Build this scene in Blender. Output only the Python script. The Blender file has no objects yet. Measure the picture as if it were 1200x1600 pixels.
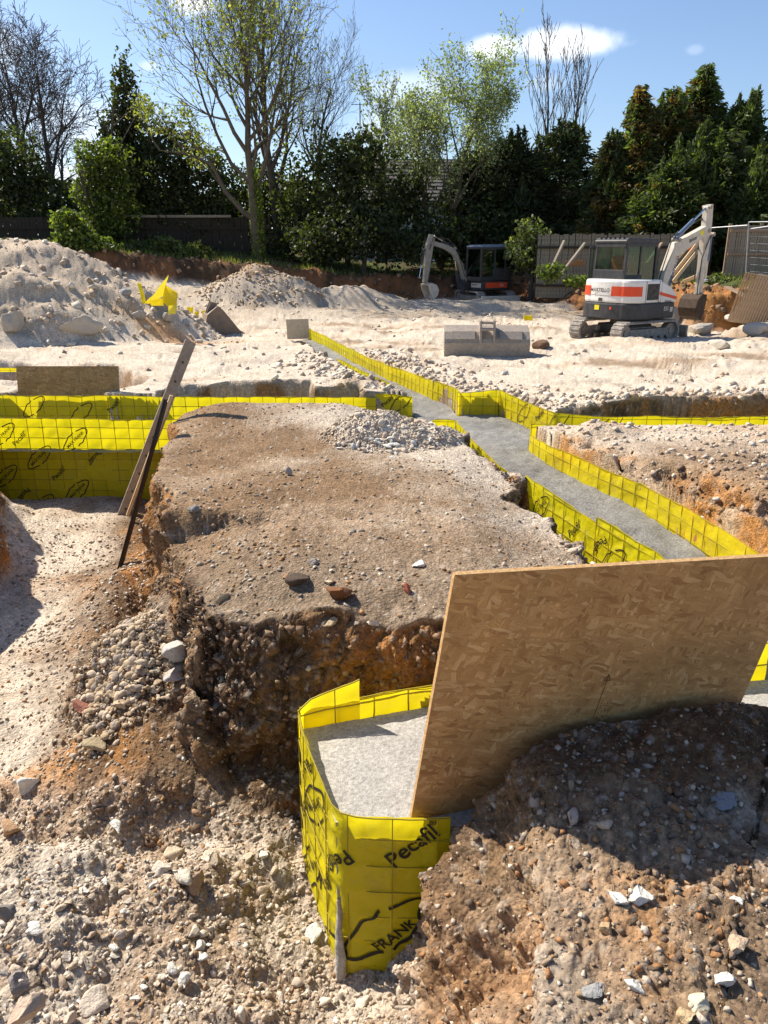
import bpy, bmesh, math, random
import numpy as np
from mathutils import Vector, Matrix, Euler
R = math.radians
rng = np.random.default_rng(7)
random.seed(7)
S = bpy.context.scene
COL = S.collection
# ------------------------------------------------------------------ camera, sky, sun, exposure
PITCH = R(18.8); CAMZ = 1.7
cd = bpy.data.cameras.new('camera'); cam = bpy.data.objects.new('camera', cd); COL.objects.link(cam)
cd.sensor_fit = 'VERTICAL'; cd.sensor_height = 36; cd.lens = 36 * 1202 / 1600
cd.clip_start = .05; cd.clip_end = 3000
cam.location = (0, 0, CAMZ); cam.rotation_euler = (R(90) - PITCH, 0, 0)
S.camera = cam
SUNV = Vector((-.83, .62, 1.0)).normalized()
sun_el = math.asin(SUNV.z)
w = bpy.data.worlds.new('World'); S.world = w; w.use_nodes = True
nt = w.node_tree; nt.nodes.clear()
def N(nt, t, **kw):
    n = nt.nodes.new(t)
    for k, v in kw.items():
        if k in n.inputs.keys() if hasattr(n.inputs, 'keys') else False: n.inputs[k].default_value = v
        else: setattr(n, k, v)
    return n
sky = nt.nodes.new('ShaderNodeTexSky'); sky.sky_type = 'NISHITA'; sky.sun_disc = False
sky.sun_elevation = sun_el; sky.sun_rotation = math.atan2(SUNV.x, SUNV.y)
sky.air_density = 1.0; sky.dust_density = .6; sky.ozone_density = 2.5
tc = nt.nodes.new('ShaderNodeTexCoord')
no = nt.nodes.new('ShaderNodeTexNoise'); no.inputs['Scale'].default_value = 7; no.inputs['Detail'].default_value = 8; no.inputs['Roughness'].default_value = .6
nt.links.new(tc.outputs['Generated'], no.inputs['Vector'])
def ray(px, py):
    xc = (px - 600) / 1202; yc = (800 - py) / 1202; c, s = math.cos(PITCH), math.sin(PITCH)
    return Vector((xc, c + yc * s, -s + yc * c))
# clouds: soft elongated patches at their own directions in the sky
clouds = [(890, 68, 72, 18, 1.0), (770, 76, 42, 16, .85), (300, 2, 30, 18, .95), (640, 145, 60, 26, .38), (590, 135, 30, 10, .3),
          (120, 195, 90, 40, .4), (232, 103, 16, 8, .35), (610, 215, 60, 40, .42), (850, 130, 24, 10, .2), (-10, 75, 30, 30, .4), (90, 310, 90, 50, .6), (1085, 78, 10, 6, .15), (-500, 200, 160, 60, .7), (1700, 160, 200, 60, .8)]
prev = None
for (px, py, sx, sy, a) in clouds:
    d = ray(px, py).normalized()
    m = nt.nodes.new('ShaderNodeMapping'); m.vector_type = 'TEXTURE'
    right = Vector((d.y, -d.x, 0)).normalized(); up = right.cross(d)
    e = Matrix((right, d, up)).transposed().to_euler()
    m.inputs['Location'].default_value = d; m.inputs['Rotation'].default_value = e
    m.inputs['Scale'].default_value = (sx / 1202 * 1.08, 1, sy / 1202 * 1.05)
    nt.links.new(tc.outputs['Generated'], m.inputs['Vector'])
    ln = nt.nodes.new('ShaderNodeVectorMath'); ln.operation = 'LENGTH'; nt.links.new(m.outputs[0], ln.inputs[0])
    ad = nt.nodes.new('ShaderNodeMath'); ad.operation = 'MULTIPLY_ADD'; ad.inputs[1].default_value = -2.4; nt.links.new(no.outputs['Fac'], ad.inputs[0]); nt.links.new(ln.outputs['Value'], ad.inputs[2])
    mr = nt.nodes.new('ShaderNodeMapRange'); mr.interpolation_type = 'SMOOTHSTEP'
    mr.inputs['From Min'].default_value = .02; mr.inputs['From Max'].default_value = -.85; mr.inputs['To Max'].default_value = a
    nt.links.new(ad.outputs[0], mr.inputs['Value'])
    if prev is None: prev = mr.outputs[0]
    else:
        mx = nt.nodes.new('ShaderNodeMath'); mx.operation = 'MAXIMUM'; nt.links.new(prev, mx.inputs[0]); nt.links.new(mr.outputs[0], mx.inputs[1]); prev = mx.outputs[0]
mixc = nt.nodes.new('ShaderNodeMix'); mixc.data_type = 'RGBA'; nt.links.new(prev, mixc.inputs['Factor'])
hz = nt.nodes.new('ShaderNodeVectorMath'); hz.operation = 'MULTIPLY'; hz.inputs[1].default_value = (.97, 1.0, 1.08); nt.links.new(sky.outputs[0], hz.inputs[0])
nt.links.new(hz.outputs[0], mixc.inputs['A']); mixc.inputs['B'].default_value = (9.6, 10, 10.6, 1)
bg = nt.nodes.new('ShaderNodeBackground'); bg.inputs['Strength'].default_value = .09
nt.links.new(mixc.outputs['Result'], bg.inputs['Color'])
wo = nt.nodes.new('ShaderNodeOutputWorld'); nt.links.new(bg.outputs[0], wo.inputs[0])
sl = bpy.data.lights.new('sun', 'SUN'); sl.energy = 5.0; sl.angle = R(.53); sl.color = (1, .91, .78)
so = bpy.data.objects.new('sun', sl); COL.objects.link(so); so.rotation_euler = (-SUNV).to_track_quat('-Z', 'Y').to_euler()
S.view_settings.view_transform = 'Standard'; S.view_settings.look = 'None'; S.view_settings.gamma = 1; S.view_settings.use_curve_mapping = False
S.view_settings.exposure = .70
S.cycles.max_bounces = 8; S.cycles.transparent_max_bounces = 16
S.cycles.use_adaptive_sampling = True

# ------------------------------------------------------------------ helpers
def G(px, py, z):                       # the ground point at height z seen in that direction
    r = ray(px, py); t = (z - CAMZ) / r.z
    return Vector((r.x * t, r.y * t, z))
def AT(px, py, Y):                      # the point at distance Y
    r = ray(px, py); t = Y / r.y
    return Vector((r.x * t, Y, CAMZ + r.z * t))
def tag(o, label=None, cat=None, group=None, kind=None):
    if label: o['label'] = label
    if cat: o['category'] = cat
    if group: o['group'] = group
    if kind: o['kind'] = kind
    return o
def mk(name, V, F, mats, parent=None, smooth=False, col=None, midx=None):
    me = bpy.data.meshes.new(name)
    V = np.asarray(V, dtype=np.float32)
    if isinstance(F, np.ndarray):
        k = F.shape[1]; n = len(F)
        me.vertices.add(len(V)); me.vertices.foreach_set('co', V.ravel())
        me.loops.add(n * k); me.loops.foreach_set('vertex_index', F.astype(np.int32).ravel())
        me.polygons.add(n); me.polygons.foreach_set('loop_start', np.arange(n, dtype=np.int32) * k)
    else:
        me.from_pydata([tuple(v) for v in V], [], F)
    me.update(calc_edges=True)
    if smooth: me.polygons.foreach_set('use_smooth', np.ones(len(me.polygons), dtype=bool))
    if col is not None:
        a = me.color_attributes.new('Col', 'FLOAT_COLOR', 'POINT')
        c = np.ones((len(V), 4), dtype=np.float32); c[:, :3] = col; a.data.foreach_set('color', c.ravel())
    for m in (mats if isinstance(mats, (list, tuple)) else [mats]): me.materials.append(m)
    if midx is not None: me.polygons.foreach_set('material_index', np.asarray(midx, dtype=np.int32))
    o = bpy.data.objects.new(name, me); COL.objects.link(o)
    if parent: o.parent = parent
    return o
def empty(name, loc, rz=0, parent=None):
    o = bpy.data.objects.new(name, None); COL.objects.link(o); o.location = loc; o.rotation_euler = (0, 0, rz); o.empty_display_size = .1
    if parent: o.parent = parent
    return o
class MB:
    def __init__(s): s.v = []; s.f = []
    def add(s, vs, fs):
        b = len(s.v); s.v += [tuple(q) for q in vs]; s.f += [tuple(i + b for i in f) for f in fs]; return s
    def box(s, c, d, m=None):
        c = Vector(c); m = m or Matrix.Identity(3)
        vs = [c + m @ Vector((x * d[0] / 2, y * d[1] / 2, z * d[2] / 2)) for x in (-1, 1) for y in (-1, 1) for z in (-1, 1)]
        return s.add(vs, [(0, 1, 3, 2), (4, 6, 7, 5), (0, 4, 5, 1), (2, 3, 7, 6), (0, 2, 6, 4), (1, 5, 7, 3)])
    def beam(s, a, b, wd, th, upv=(0, 0, 1)):     # box from a to b
        a = Vector(a); b = Vector(b); z = (b - a).normalized(); x = Vector(upv).cross(z)
        if x.length < 1e-4: x = Vector((1, 0, 0))
        x.normalize(); y = z.cross(x)
        return s.box((a + b) / 2, (wd, th, (b - a).length), Matrix((x, y, z)).transposed())
    def tube(s, a, b, r0, r1=None, n=10, caps=True):
        r1 = r0 if r1 is None else r1
        a = Vector(a); b = Vector(b); z = (b - a).normalized(); x = z.orthogonal().normalized(); y = z.cross(x)
        vs = []
        for p, r in ((a, r0), (b, r1)):
            for i in range(n):
                t = 2 * math.pi * i / n; vs.append(p + x * r * math.cos(t) + y * r * math.sin(t))
        fs = [(i, (i + 1) % n, n + (i + 1) % n, n + i) for i in range(n)]
        if caps: fs += [tuple(range(n))[::-1], tuple(range(n, 2 * n))]
        return s.add(vs, fs)
    def path(s, pts, r, n=8):
        for a, b in zip(pts[:-1], pts[1:]): s.tube(a, b, r, r, n)
        return s
    def prism(s, poly, t0, t1, fn):               # poly of (u,v); fn(u,v,t)->xyz
        n = len(poly); vs = [fn(u, v, t0) for u, v in poly] + [fn(u, v, t1) for u, v in poly]
        return s.add(vs, [tuple(range(n))[::-1], tuple(range(n, 2 * n))] + [(i, (i + 1) % n, n + (i + 1) % n, n + i) for i in range(n)])
    def obj(s, name, mat, parent=None, bevel=0, smooth=False):
        o = mk(name, s.v, s.f, mat, parent, smooth)
        me = o.data; bm = bmesh.new(); bm.from_mesh(me); bmesh.ops.recalc_face_normals(bm, faces=bm.faces); bm.to_mesh(me); bm.free()
        if bevel:
            b = o.modifiers.new('bevel', 'BEVEL'); b.width = bevel; b.segments = 2; b.limit_method = 'ANGLE'; b.angle_limit = R(35)
        return o
XZ = lambda u, v, t: (u, t, v)
XY = lambda u, v, t: (u, v, t)
YZ = lambda u, v, t: (t, u, v)
def dup(o, parent=None):
    c = o.copy(); COL.objects.link(c)
    if parent: c.parent = parent
    return c

# ------------------------------------------------------------------ noise in numpy
def _h(ix, iy, iz, seed):
    with np.errstate(over='ignore'):
        h = (ix.astype(np.uint32) * np.uint32(374761393)) ^ (iy.astype(np.uint32) * np.uint32(668265263)) ^ (iz.astype(np.uint32) * np.uint32(2147483647 - 1274126177)) ^ np.uint32((seed * 974634777 + 12345) & 0xffffffff)
        h = (h ^ (h >> np.uint32(13))) * np.uint32(1274126177)
        h = (h ^ (h >> np.uint32(15))) * np.uint32(2246822519)
        h ^= h >> np.uint32(16)
    return h.astype(np.float32) / np.float32(4294967295)
def vn(x, y, z, seed=0):
    x = np.asarray(x, np.float32); y = np.asarray(y, np.float32); z = np.broadcast_to(np.asarray(z, np.float32), x.shape)
    fx, fy, fz = np.floor(x), np.floor(y), np.floor(z); ix, iy, iz = fx.astype(np.int64), fy.astype(np.int64), fz.astype(np.int64)
    u, v, w_ = x - fx, y - fy, z - fz
    u = u * u * (3 - 2 * u); v = v * v * (3 - 2 * v); w_ = w_ * w_ * (3 - 2 * w_)
    def c(a, b, d): return _h(ix + a, iy + b, iz + d, seed)
    x00 = c(0, 0, 0) * (1 - u) + c(1, 0, 0) * u; x10 = c(0, 1, 0) * (1 - u) + c(1, 1, 0) * u
    x01 = c(0, 0, 1) * (1 - u) + c(1, 0, 1) * u; x11 = c(0, 1, 1) * (1 - u) + c(1, 1, 1) * u
    return (x00 * (1 - v) + x10 * v) * (1 - w_) + (x01 * (1 - v) + x11 * v) * w_
def vn2(x, y, seed=0):
    x = np.asarray(x, np.float32); y = np.asarray(y, np.float32)
    fx, fy = np.floor(x), np.floor(y); ix, iy = fx.astype(np.int64), fy.astype(np.int64); z0 = np.zeros_like(ix)
    u, v = x - fx, y - fy; u = u * u * (3 - 2 * u); v = v * v * (3 - 2 * v)
    def c(a, b): return _h(ix + a, iy + b, z0, seed)
    return (c(0, 0) * (1 - u) + c(1, 0) * u) * (1 - v) + (c(0, 1) * (1 - u) + c(1, 1) * u) * v
def fbm2(x, y, f, o=4, seed=0, g=.5):    # -1..1
    s = 0; a = 1; t = 0
    for k in range(o):
        s = s + a * (vn2(x * f + 17.3 * k, y * f - 9.1 * k, seed + k) * 2 - 1); t += a; a *= g; f *= 2.03
    return s / t * 1.5
def fbm3(x, y, z, f, o=4, seed=0, g=.5):
    s = 0; a = 1; t = 0
    for k in range(o):
        s = s + a * (vn(x * f + 17.3 * k, y * f - 9.1 * k, z * f + 5.7 * k, seed + k) * 2 - 1); t += a; a *= g; f *= 2.03
    return s / t * 1.5
def worley(x, y, z, f, seed=0):          # distance to nearest, and that cell's random value
    x = (x * f).astype(np.float32); y = (y * f).astype(np.float32); z = (z * f).astype(np.float32)
    ix, iy, iz = np.floor(x).astype(np.int64), np.floor(y).astype(np.int64), np.floor(z).astype(np.int64)
    best = np.full(x.shape, 9, np.float32); cid = np.zeros_like(best)
    for a in (-1, 0, 1):
        for b in (-1, 0, 1):
            for c in (-1, 0, 1):
                jx, jy, jz = ix + a, iy + b, iz + c
                h1 = _h(jx, jy, jz, seed); h2 = _h(jx, jy, jz, seed + 1); h3 = _h(jx, jy, jz, seed + 2)
                d = (jx + h1 - x) ** 2 + (jy + h2 - y) ** 2 + (jz + h3 - z) ** 2
                m = d < best; best = np.where(m, d, best); cid = np.where(m, h1 * 7.77 % 1, cid)
    return np.sqrt(best), cid
def ss(a, b, x):
    t = np.clip((x - a) / (b - a), 0, 1); return t * t * (3 - 2 * t)
def sd(x, y, P):
    P = np.asarray(P, np.float32); d = np.full(x.shape, 1e9, np.float32); s = np.ones(x.shape, bool)
    n = len(P)
    for i in range(n):
        a = P[i]; b = P[i - 1]; e = b - a; wx = x - a[0]; wy = y - a[1]
        t = np.clip((wx * e[0] + wy * e[1]) / max(e @ e, 1e-9), 0, 1)
        d = np.minimum(d, (wx - e[0] * t) ** 2 + (wy - e[1] * t) ** 2)
        c1 = y >= a[1]; c2 = y < b[1]; c3 = e[0] * wy > e[1] * wx
        s ^= (c1 & c2 & c3) | (~c1 & ~c2 & ~c3)
    return np.where(s, 1, -1) * np.sqrt(d)

# ------------------------------------------------------------------ materials
def mat(name, col=(.5, .5, .5), rough=.8, metal=0, noise=None, bump=None, attr=False, spec=.3, coat=0):
    """noise = (scale, colour2, amount); bump = [(scale, strength distance)...]"""
    m = bpy.data.materials.new(name); m.use_nodes = True; t = m.node_tree; b = t.nodes['Principled BSDF']
    b.inputs['Roughness'].default_value = rough; b.inputs['Metallic'].default_value = metal; b.inputs['Specular IOR Level'].default_value = spec
    b.inputs['Coat Weight'].default_value = coat
    L = t.links; src = None
    tcn = t.nodes.new('ShaderNodeTexCoord')
    if attr:
        a = t.nodes.new('ShaderNodeVertexColor'); a.layer_name = 'Col'; src = a.outputs['Color']
    else:
        c = t.nodes.new('ShaderNodeRGB'); c.outputs[0].default_value = (*col, 1); src = c.outputs[0]
    for (sc, c2, am) in (noise or []):
        n = t.nodes.new('ShaderNodeTexNoise'); n.inputs['Scale'].default_value = sc; n.inputs['Detail'].default_value = 6; n.inputs['Roughness'].default_value = .62
        L.new(tcn.outputs['Object'], n.inputs['Vector'])
        r = t.nodes.new('ShaderNodeMapRange'); r.inputs['From Min'].default_value = .38; r.inputs['From Max'].default_value = .68; r.inputs['To Max'].default_value = am
        L.new(n.outputs['Fac'], r.inputs['Value'])
        mx = t.nodes.new('ShaderNodeMix'); mx.data_type = 'RGBA'; L.new(r.outputs[0], mx.inputs['Factor']); L.new(src, mx.inputs['A'])
        mx.inputs['B'].default_value = (*c2, 1); src = mx.outputs['Result']
    L.new(src, b.inputs['Base Color'])
    pb = None
    for (sc, dist) in (bump or []):
        n = t.nodes.new('ShaderNodeTexNoise'); n.inputs['Scale'].default_value = sc; n.inputs['Detail'].default_value = 5; n.inputs['Roughness'].default_value = .65
        L.new(tcn.outputs['Object'], n.inputs['Vector'])
        bp = t.nodes.new('ShaderNodeBump'); bp.inputs['Distance'].default_value = dist; bp.inputs['Strength'].default_value = 1
        L.new(n.outputs['Fac'], bp.inputs['Height'])
        if pb: L.new(pb, bp.inputs['Normal'])
        pb = bp.outputs[0]
    if pb: L.new(pb, b.inputs['Normal'])
    return m
M = {}
def earth_material():
    m = bpy.data.materials.new('earth'); m.use_nodes = True; t = m.node_tree; L = t.links; b = t.nodes['Principled BSDF']
    b.inputs['Roughness'].default_value = .95; b.inputs['Specular IOR Level'].default_value = .12
    a = t.nodes.new('ShaderNodeVertexColor'); a.layer_name = 'Col'; tcn = t.nodes.new('ShaderNodeTexCoord')
    n1 = t.nodes.new('ShaderNodeTexNoise'); n1.inputs['Scale'].default_value = 26; n1.inputs['Detail'].default_value = 9; n1.inputs['Roughness'].default_value = .72
    n2 = t.nodes.new('ShaderNodeTexVoronoi'); n2.inputs['Scale'].default_value = 70; n2.inputs['Randomness'].default_value = 1
    for n in (n1, n2): L.new(tcn.outputs['Object'], n.inputs['Vector'])
    r = t.nodes.new('ShaderNodeMapRange'); r.inputs['From Min'].default_value = .3; r.inputs['From Max'].default_value = .7; r.inputs['To Min'].default_value = .62; r.inputs['To Max'].default_value = 1.34
    L.new(n1.outputs['Fac'], r.inputs['Value'])
    # scattered light grit: voronoi cells whose random value is high
    sp = t.nodes.new('ShaderNodeSeparateColor'); L.new(n2.outputs['Color'], sp.inputs[0])
    g = t.nodes.new('ShaderNodeMapRange'); g.inputs['From Min'].default_value = .0; g.inputs['From Max'].default_value = 1; g.inputs['To Min'].default_value = .78; g.inputs['To Max'].default_value = 1.25; L.new(sp.outputs[0], g.inputs['Value'])
    mu = t.nodes.new('ShaderNodeMath'); mu.operation = 'MULTIPLY'; L.new(r.outputs[0], mu.inputs[0]); L.new(g.outputs[0], mu.inputs[1])
    vm = t.nodes.new('ShaderNodeVectorMath'); vm.operation = 'SCALE'; L.new(a.outputs['Color'], vm.inputs[0]); L.new(mu.outputs[0], vm.inputs['Scale'])
    L.new(vm.outputs[0], b.inputs['Base Color'])
    b1 = t.nodes.new('ShaderNodeBump'); b1.inputs['Distance'].default_value = .018; L.new(n1.outputs['Fac'], b1.inputs['Height'])
    iv = t.nodes.new('ShaderNodeMath'); iv.operation = 'MULTIPLY'; iv.inputs[1].default_value = -1; L.new(n2.outputs['Distance'], iv.inputs[0])
    b2 = t.nodes.new('ShaderNodeBump'); b2.inputs['Distance'].default_value = .006; L.new(iv.outputs[0], b2.inputs['Height']); L.new(b1.outputs[0], b2.inputs['Normal'])
    L.new(b2.outputs[0], b.inputs['Normal'])
    return m
M['earth'] = earth_material()
M['stone'] = mat('stone', attr=True, rough=.9, noise=[(40, (.25, .19, .13), .3)], bump=[(60, .006), (14, .01)], spec=.2)
M['conc_dark'] = mat('wet_concrete', (.24, .23, .21), .8, noise=[(38, (.5, .48, .43), .8), (55, (.05, .05, .05), .8), (3, (.13, .13, .125), .6), (1.1, (.40, .385, .35), .6)], bump=[(60, .02), (130, .006)], spec=.4)
M['conc_light'] = mat('drying_concrete', (.50, .475, .425), .85, noise=[(90, (.60, .58, .53), .7), (4, (.36, .35, .32), .5), (60, (.14, .135, .12), .6)], bump=[(75, .006), (200, .003)])
def film_material(name, col, tcol, dirt=.3):
    m = bpy.data.materials.new(name); m.use_nodes = True; t = m.node_tree; L = t.links; t.nodes.clear()
    out = t.nodes.new('ShaderNodeOutputMaterial'); tcn = t.nodes.new('ShaderNodeTexCoord')
    n = t.nodes.new('ShaderNodeTexNoise'); n.inputs['Scale'].default_value = 9; n.inputs['Detail'].default_value = 8; n.inputs['Roughness'].default_value = .7; L.new(tcn.outputs['Object'], n.inputs['Vector'])
    r = t.nodes.new('ShaderNodeMapRange'); r.inputs['From Min'].default_value = .52; r.inputs['From Max'].default_value = .8; r.inputs['To Max'].default_value = dirt; L.new(n.outputs['Fac'], r.inputs['Value'])
    mx = t.nodes.new('ShaderNodeMix'); mx.data_type = 'RGBA'; mx.inputs['A'].default_value = (*col, 1); mx.inputs['B'].default_value = (.42, .4, .25, 1); L.new(r.outputs[0], mx.inputs['Factor'])
    p = t.nodes.new('ShaderNodeBsdfPrincipled'); p.inputs['Roughness'].default_value = .38; p.inputs['Specular IOR Level'].default_value = .4; L.new(mx.outputs['Result'], p.inputs['Base Color'])
    tr = t.nodes.new('ShaderNodeBsdfTranslucent'); tr.inputs['Color'].default_value = (*tcol, 1)
    ms = t.nodes.new('ShaderNodeMixShader'); ms.inputs[0].default_value = .5; L.new(p.outputs[0], ms.inputs[1]); L.new(tr.outputs[0], ms.inputs[2])
    n3 = t.nodes.new('ShaderNodeTexNoise'); n3.inputs['Scale'].default_value = 16; n3.inputs['Detail'].default_value = 6; L.new(tcn.outputs['Object'], n3.inputs['Vector'])
    b = t.nodes.new('ShaderNodeBump'); b.inputs['Distance'].default_value = .014; L.new(n3.outputs['Fac'], b.inputs['Height']); L.new(b.outputs[0], p.inputs['Normal'])
    L.new(ms.outputs[0], out.inputs[0]); return m
M['film'] = film_material('yellow_film', (.84, .74, .015), (1, .86, .01), .45)
M['film_pale'] = film_material('pale_yellow_film', (.85, .8, .12), (.95, .85, .1), .15)
M['wire'] = mat('film_wire', (.34, .27, .02), .6)
M['ink'] = mat('black_ink', (.02, .018, .01), .6)
def osb_material(name, tint):
    m = bpy.data.materials.new(name); m.use_nodes = True; t = m.node_tree; L = t.links; b = t.nodes['Principled BSDF']
    b.inputs['Roughness'].default_value = .62; b.inputs['Specular IOR Level'].default_value = .25
    tcn = t.nodes.new('ShaderNodeTexCoord'); cur = None; hgt = None
    wn = t.nodes.new('ShaderNodeTexNoise'); wn.inputs['Scale'].default_value = 16; wn.inputs['Detail'].default_value = 3; L.new(tcn.outputs['Object'], wn.inputs['Vector'])
    for k, ang in enumerate((84, 38, 132, 100, 14)):
        mp = t.nodes.new('ShaderNodeMapping'); mp.vector_type = 'TEXTURE'; mp.inputs['Rotation'].default_value = (0, R(ang), 0); mp.inputs['Scale'].default_value = (1 / (13 + 1.5 * k), 1, 1 / (46 + 7 * k)); mp.inputs['Location'].default_value = (k * 3.1, 0, k * 1.7)
        av = t.nodes.new('ShaderNodeVectorMath'); av.operation = 'MULTIPLY_ADD'; av.inputs[1].default_value = (.035, 0, .035); L.new(wn.outputs['Color'], av.inputs[0]); L.new(tcn.outputs['Object'], av.inputs[2])
        L.new(av.outputs[0], mp.inputs['Vector'])
        vo = t.nodes.new('ShaderNodeTexVoronoi'); vo.inputs['Scale'].default_value = 1; L.new(mp.outputs[0], vo.inputs['Vector'])
        s = t.nodes.new('ShaderNodeSeparateColor'); L.new(vo.outputs['Color'], s.inputs[0])
        cr = t.nodes.new('ShaderNodeValToRGB'); e = cr.color_ramp.elements
        e[0].position = 0; e[0].color = (.38 * tint[0], .19 * tint[1], .072 * tint[2], 1); e[1].position = 1; e[1].color = (.66 * tint[0], .42 * tint[1], .19 * tint[2], 1)
        e2 = e.new(.12); e2.color = (.47 * tint[0], .26 * tint[1], .095 * tint[2], 1); e3 = e.new(.8); e3.color = (.58 * tint[0], .34 * tint[1], .135 * tint[2], 1)
        L.new(s.outputs[0], cr.inputs[0])
        fb = t.nodes.new('ShaderNodeTexNoise'); fb.inputs['Scale'].default_value = 1; fb.inputs['Detail'].default_value = 4; fv_ = t.nodes.new('ShaderNodeVectorMath'); fv_.operation = 'MULTIPLY'; fv_.inputs[1].default_value = (.7, 1, 7); L.new(mp.outputs[0], fv_.inputs[0]); L.new(fv_.outputs[0], fb.inputs['Vector'])
        fm = t.nodes.new('ShaderNodeMapRange'); fm.inputs['From Min'].default_value = .3; fm.inputs['From Max'].default_value = .7; fm.inputs['To Min'].default_value = .74; fm.inputs['To Max'].default_value = 1.2; L.new(fb.outputs['Fac'], fm.inputs['Value'])
        fs_ = t.nodes.new('ShaderNodeVectorMath'); fs_.operation = 'SCALE'; L.new(cr.outputs[0], fs_.inputs[0]); L.new(fm.outputs[0], fs_.inputs['Scale'])
        class _c: outputs = [fs_.outputs[0]]
        cr = _c
        if cur is None: cur = cr.outputs[0]; hgt = s.outputs[1]
        else:
            g = t.nodes.new('ShaderNodeMath'); g.operation = 'GREATER_THAN'; g.inputs[1].default_value = .58; L.new(s.outputs[1], g.inputs[0])
            mx = t.nodes.new('ShaderNodeMix'); mx.data_type = 'RGBA'; L.new(g.outputs[0], mx.inputs['Factor']); L.new(cur, mx.inputs['A']); L.new(cr.outputs[0], mx.inputs['B']); cur = mx.outputs['Result']
            m2 = t.nodes.new('ShaderNodeMix'); L.new(g.outputs[0], m2.inputs['Factor']); L.new(hgt, m2.inputs['A']); L.new(s.outputs[2], m2.inputs['B']); hgt = m2.outputs['Result']
    fn = t.nodes.new('ShaderNodeTexNoise'); fn.inputs['Scale'].default_value = 5; fn.inputs['Detail'].default_value = 7; L.new(tcn.outputs['Object'], fn.inputs['Vector'])
    fr = t.nodes.new('ShaderNodeMapRange'); fr.inputs['From Min'].default_value = .3; fr.inputs['From Max'].default_value = .72; fr.inputs['To Min'].default_value = 1.15; fr.inputs['To Max'].default_value = .78; L.new(fn.outputs['Fac'], fr.inputs['Value'])
    sc = t.nodes.new('ShaderNodeVectorMath'); sc.operation = 'SCALE'; L.new(cur, sc.inputs[0]); L.new(fr.outputs[0], sc.inputs['Scale'])
    L.new(sc.outputs[0], b.inputs['Base Color'])
    bp = t.nodes.new('ShaderNodeBump'); bp.inputs['Distance'].default_value = .003; L.new(hgt, bp.inputs['Height']); L.new(bp.outputs[0], b.inputs['Normal'])
    return m
M['osb'] = osb_material('strand_board', (1, 1, 1))
M['osb_far'] = osb_material('strand_board_weathered', (.8, .85, .95))
M['osb_edge'] = mat('board_edge', (.62, .4, .18), .8, noise=[(60, (.38, .2, .08), .8)], bump=[(120, .003)])
M['timber'] = mat('timber', (.33, .24, .16), .8, noise=[(14, (.2, .13, .08), .7)], bump=[(60, .003)])
M['timber_new'] = mat('new_timber', (.7, .5, .27), .7, noise=[(8, (.52, .34, .16), .6)])
M['timber_grey'] = mat('weathered_timber', (.3, .26, .2), .9, noise=[(9, (.17, .14, .1), .7)], bump=[(60, .004)])
M['timber_shade'] = mat('shaded_old_timber', (.24, .22, .16), .9, noise=[(9, (.09, .07, .05), .7)])  # weathered brown, darkened so the colour carries the fence's shade
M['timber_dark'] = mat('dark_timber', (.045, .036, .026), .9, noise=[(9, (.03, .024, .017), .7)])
M['dustgrey'] = mat('dusty_grey_paint', (.34, .31, .26), .6, noise=[(6, (.22, .18, .13), .6)])
M['steel'] = mat('dirty_steel', (.33, .29, .25), .65, .3, noise=[(7, (.45, .38, .3), .8), (25, (.2, .15, .1), .5)], bump=[(40, .003)])
M['galv'] = mat('galvanised_steel', (.38, .40, .41), .55, .5)
M['rust'] = mat('rusty_steel', (.2, .16, .13), .7, .4, noise=[(8, (.3, .22, .15), .8)], bump=[(40, .004)])
M['white'] = mat('white_paint', (.72, .71, .68), .4, noise=[(5, (.5, .44, .36), .35)], coat=.2)
M['cream'] = mat('dusty_white_paint', (.62, .57, .48), .55, noise=[(6, (.4, .33, .25), .6)])
M['red'] = mat('orange_red_paint', (.72, .07, .02), .4, noise=[(9, (.5, .12, .06), .3)])
M['charcoal'] = mat('charcoal_paint', (.035, .037, .042), .5, noise=[(6, (.09, .08, .07), .5)])
M['black'] = mat('black_rubber', (.025, .025, .025), .7, noise=[(12, (.2, .17, .14), .7)])
M['trackmud'] = mat('muddy_track', (.23, .2, .17), .9, noise=[(8, (.42, .38, .33), .8)], bump=[(30, .01)])
M['chrome'] = mat('chromed_rod', (.6, .6, .62), .15, 1)
M['bluegrey'] = mat('blue_grey_paint', (.13, .18, .27), .4)
M['yellow'] = mat('yellow_paint', (.8, .68, .02), .5)
M['skin'] = mat('skin', (.5, .3, .22), .6)
M['hivis'] = mat('orange_hi_vis_cloth', (.85, .13, .03), .8)
M['bluehelm'] = mat('helmet_plastic', (.75, .73, .7), .4)
def glass_material():
    m = bpy.data.materials.new('cab_glass'); m.use_nodes = True; t = m.node_tree; L = t.links; t.nodes.clear()
    out = t.nodes.new('ShaderNodeOutputMaterial'); tr = t.nodes.new('ShaderNodeBsdfTransparent'); tr.inputs[0].default_value = (.55, .72, .64, 1)
    gl = t.nodes.new('ShaderNodeBsdfGlossy'); gl.inputs['Roughness'].default_value = .06; ms = t.nodes.new('ShaderNodeMixShader'); ms.inputs[0].default_value = .07
    L.new(tr.outputs[0], ms.inputs[1]); L.new(gl.outputs[0], ms.inputs[2]); L.new(ms.outputs[0], out.inputs[0]); return m
M['glass'] = glass_material()
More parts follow.
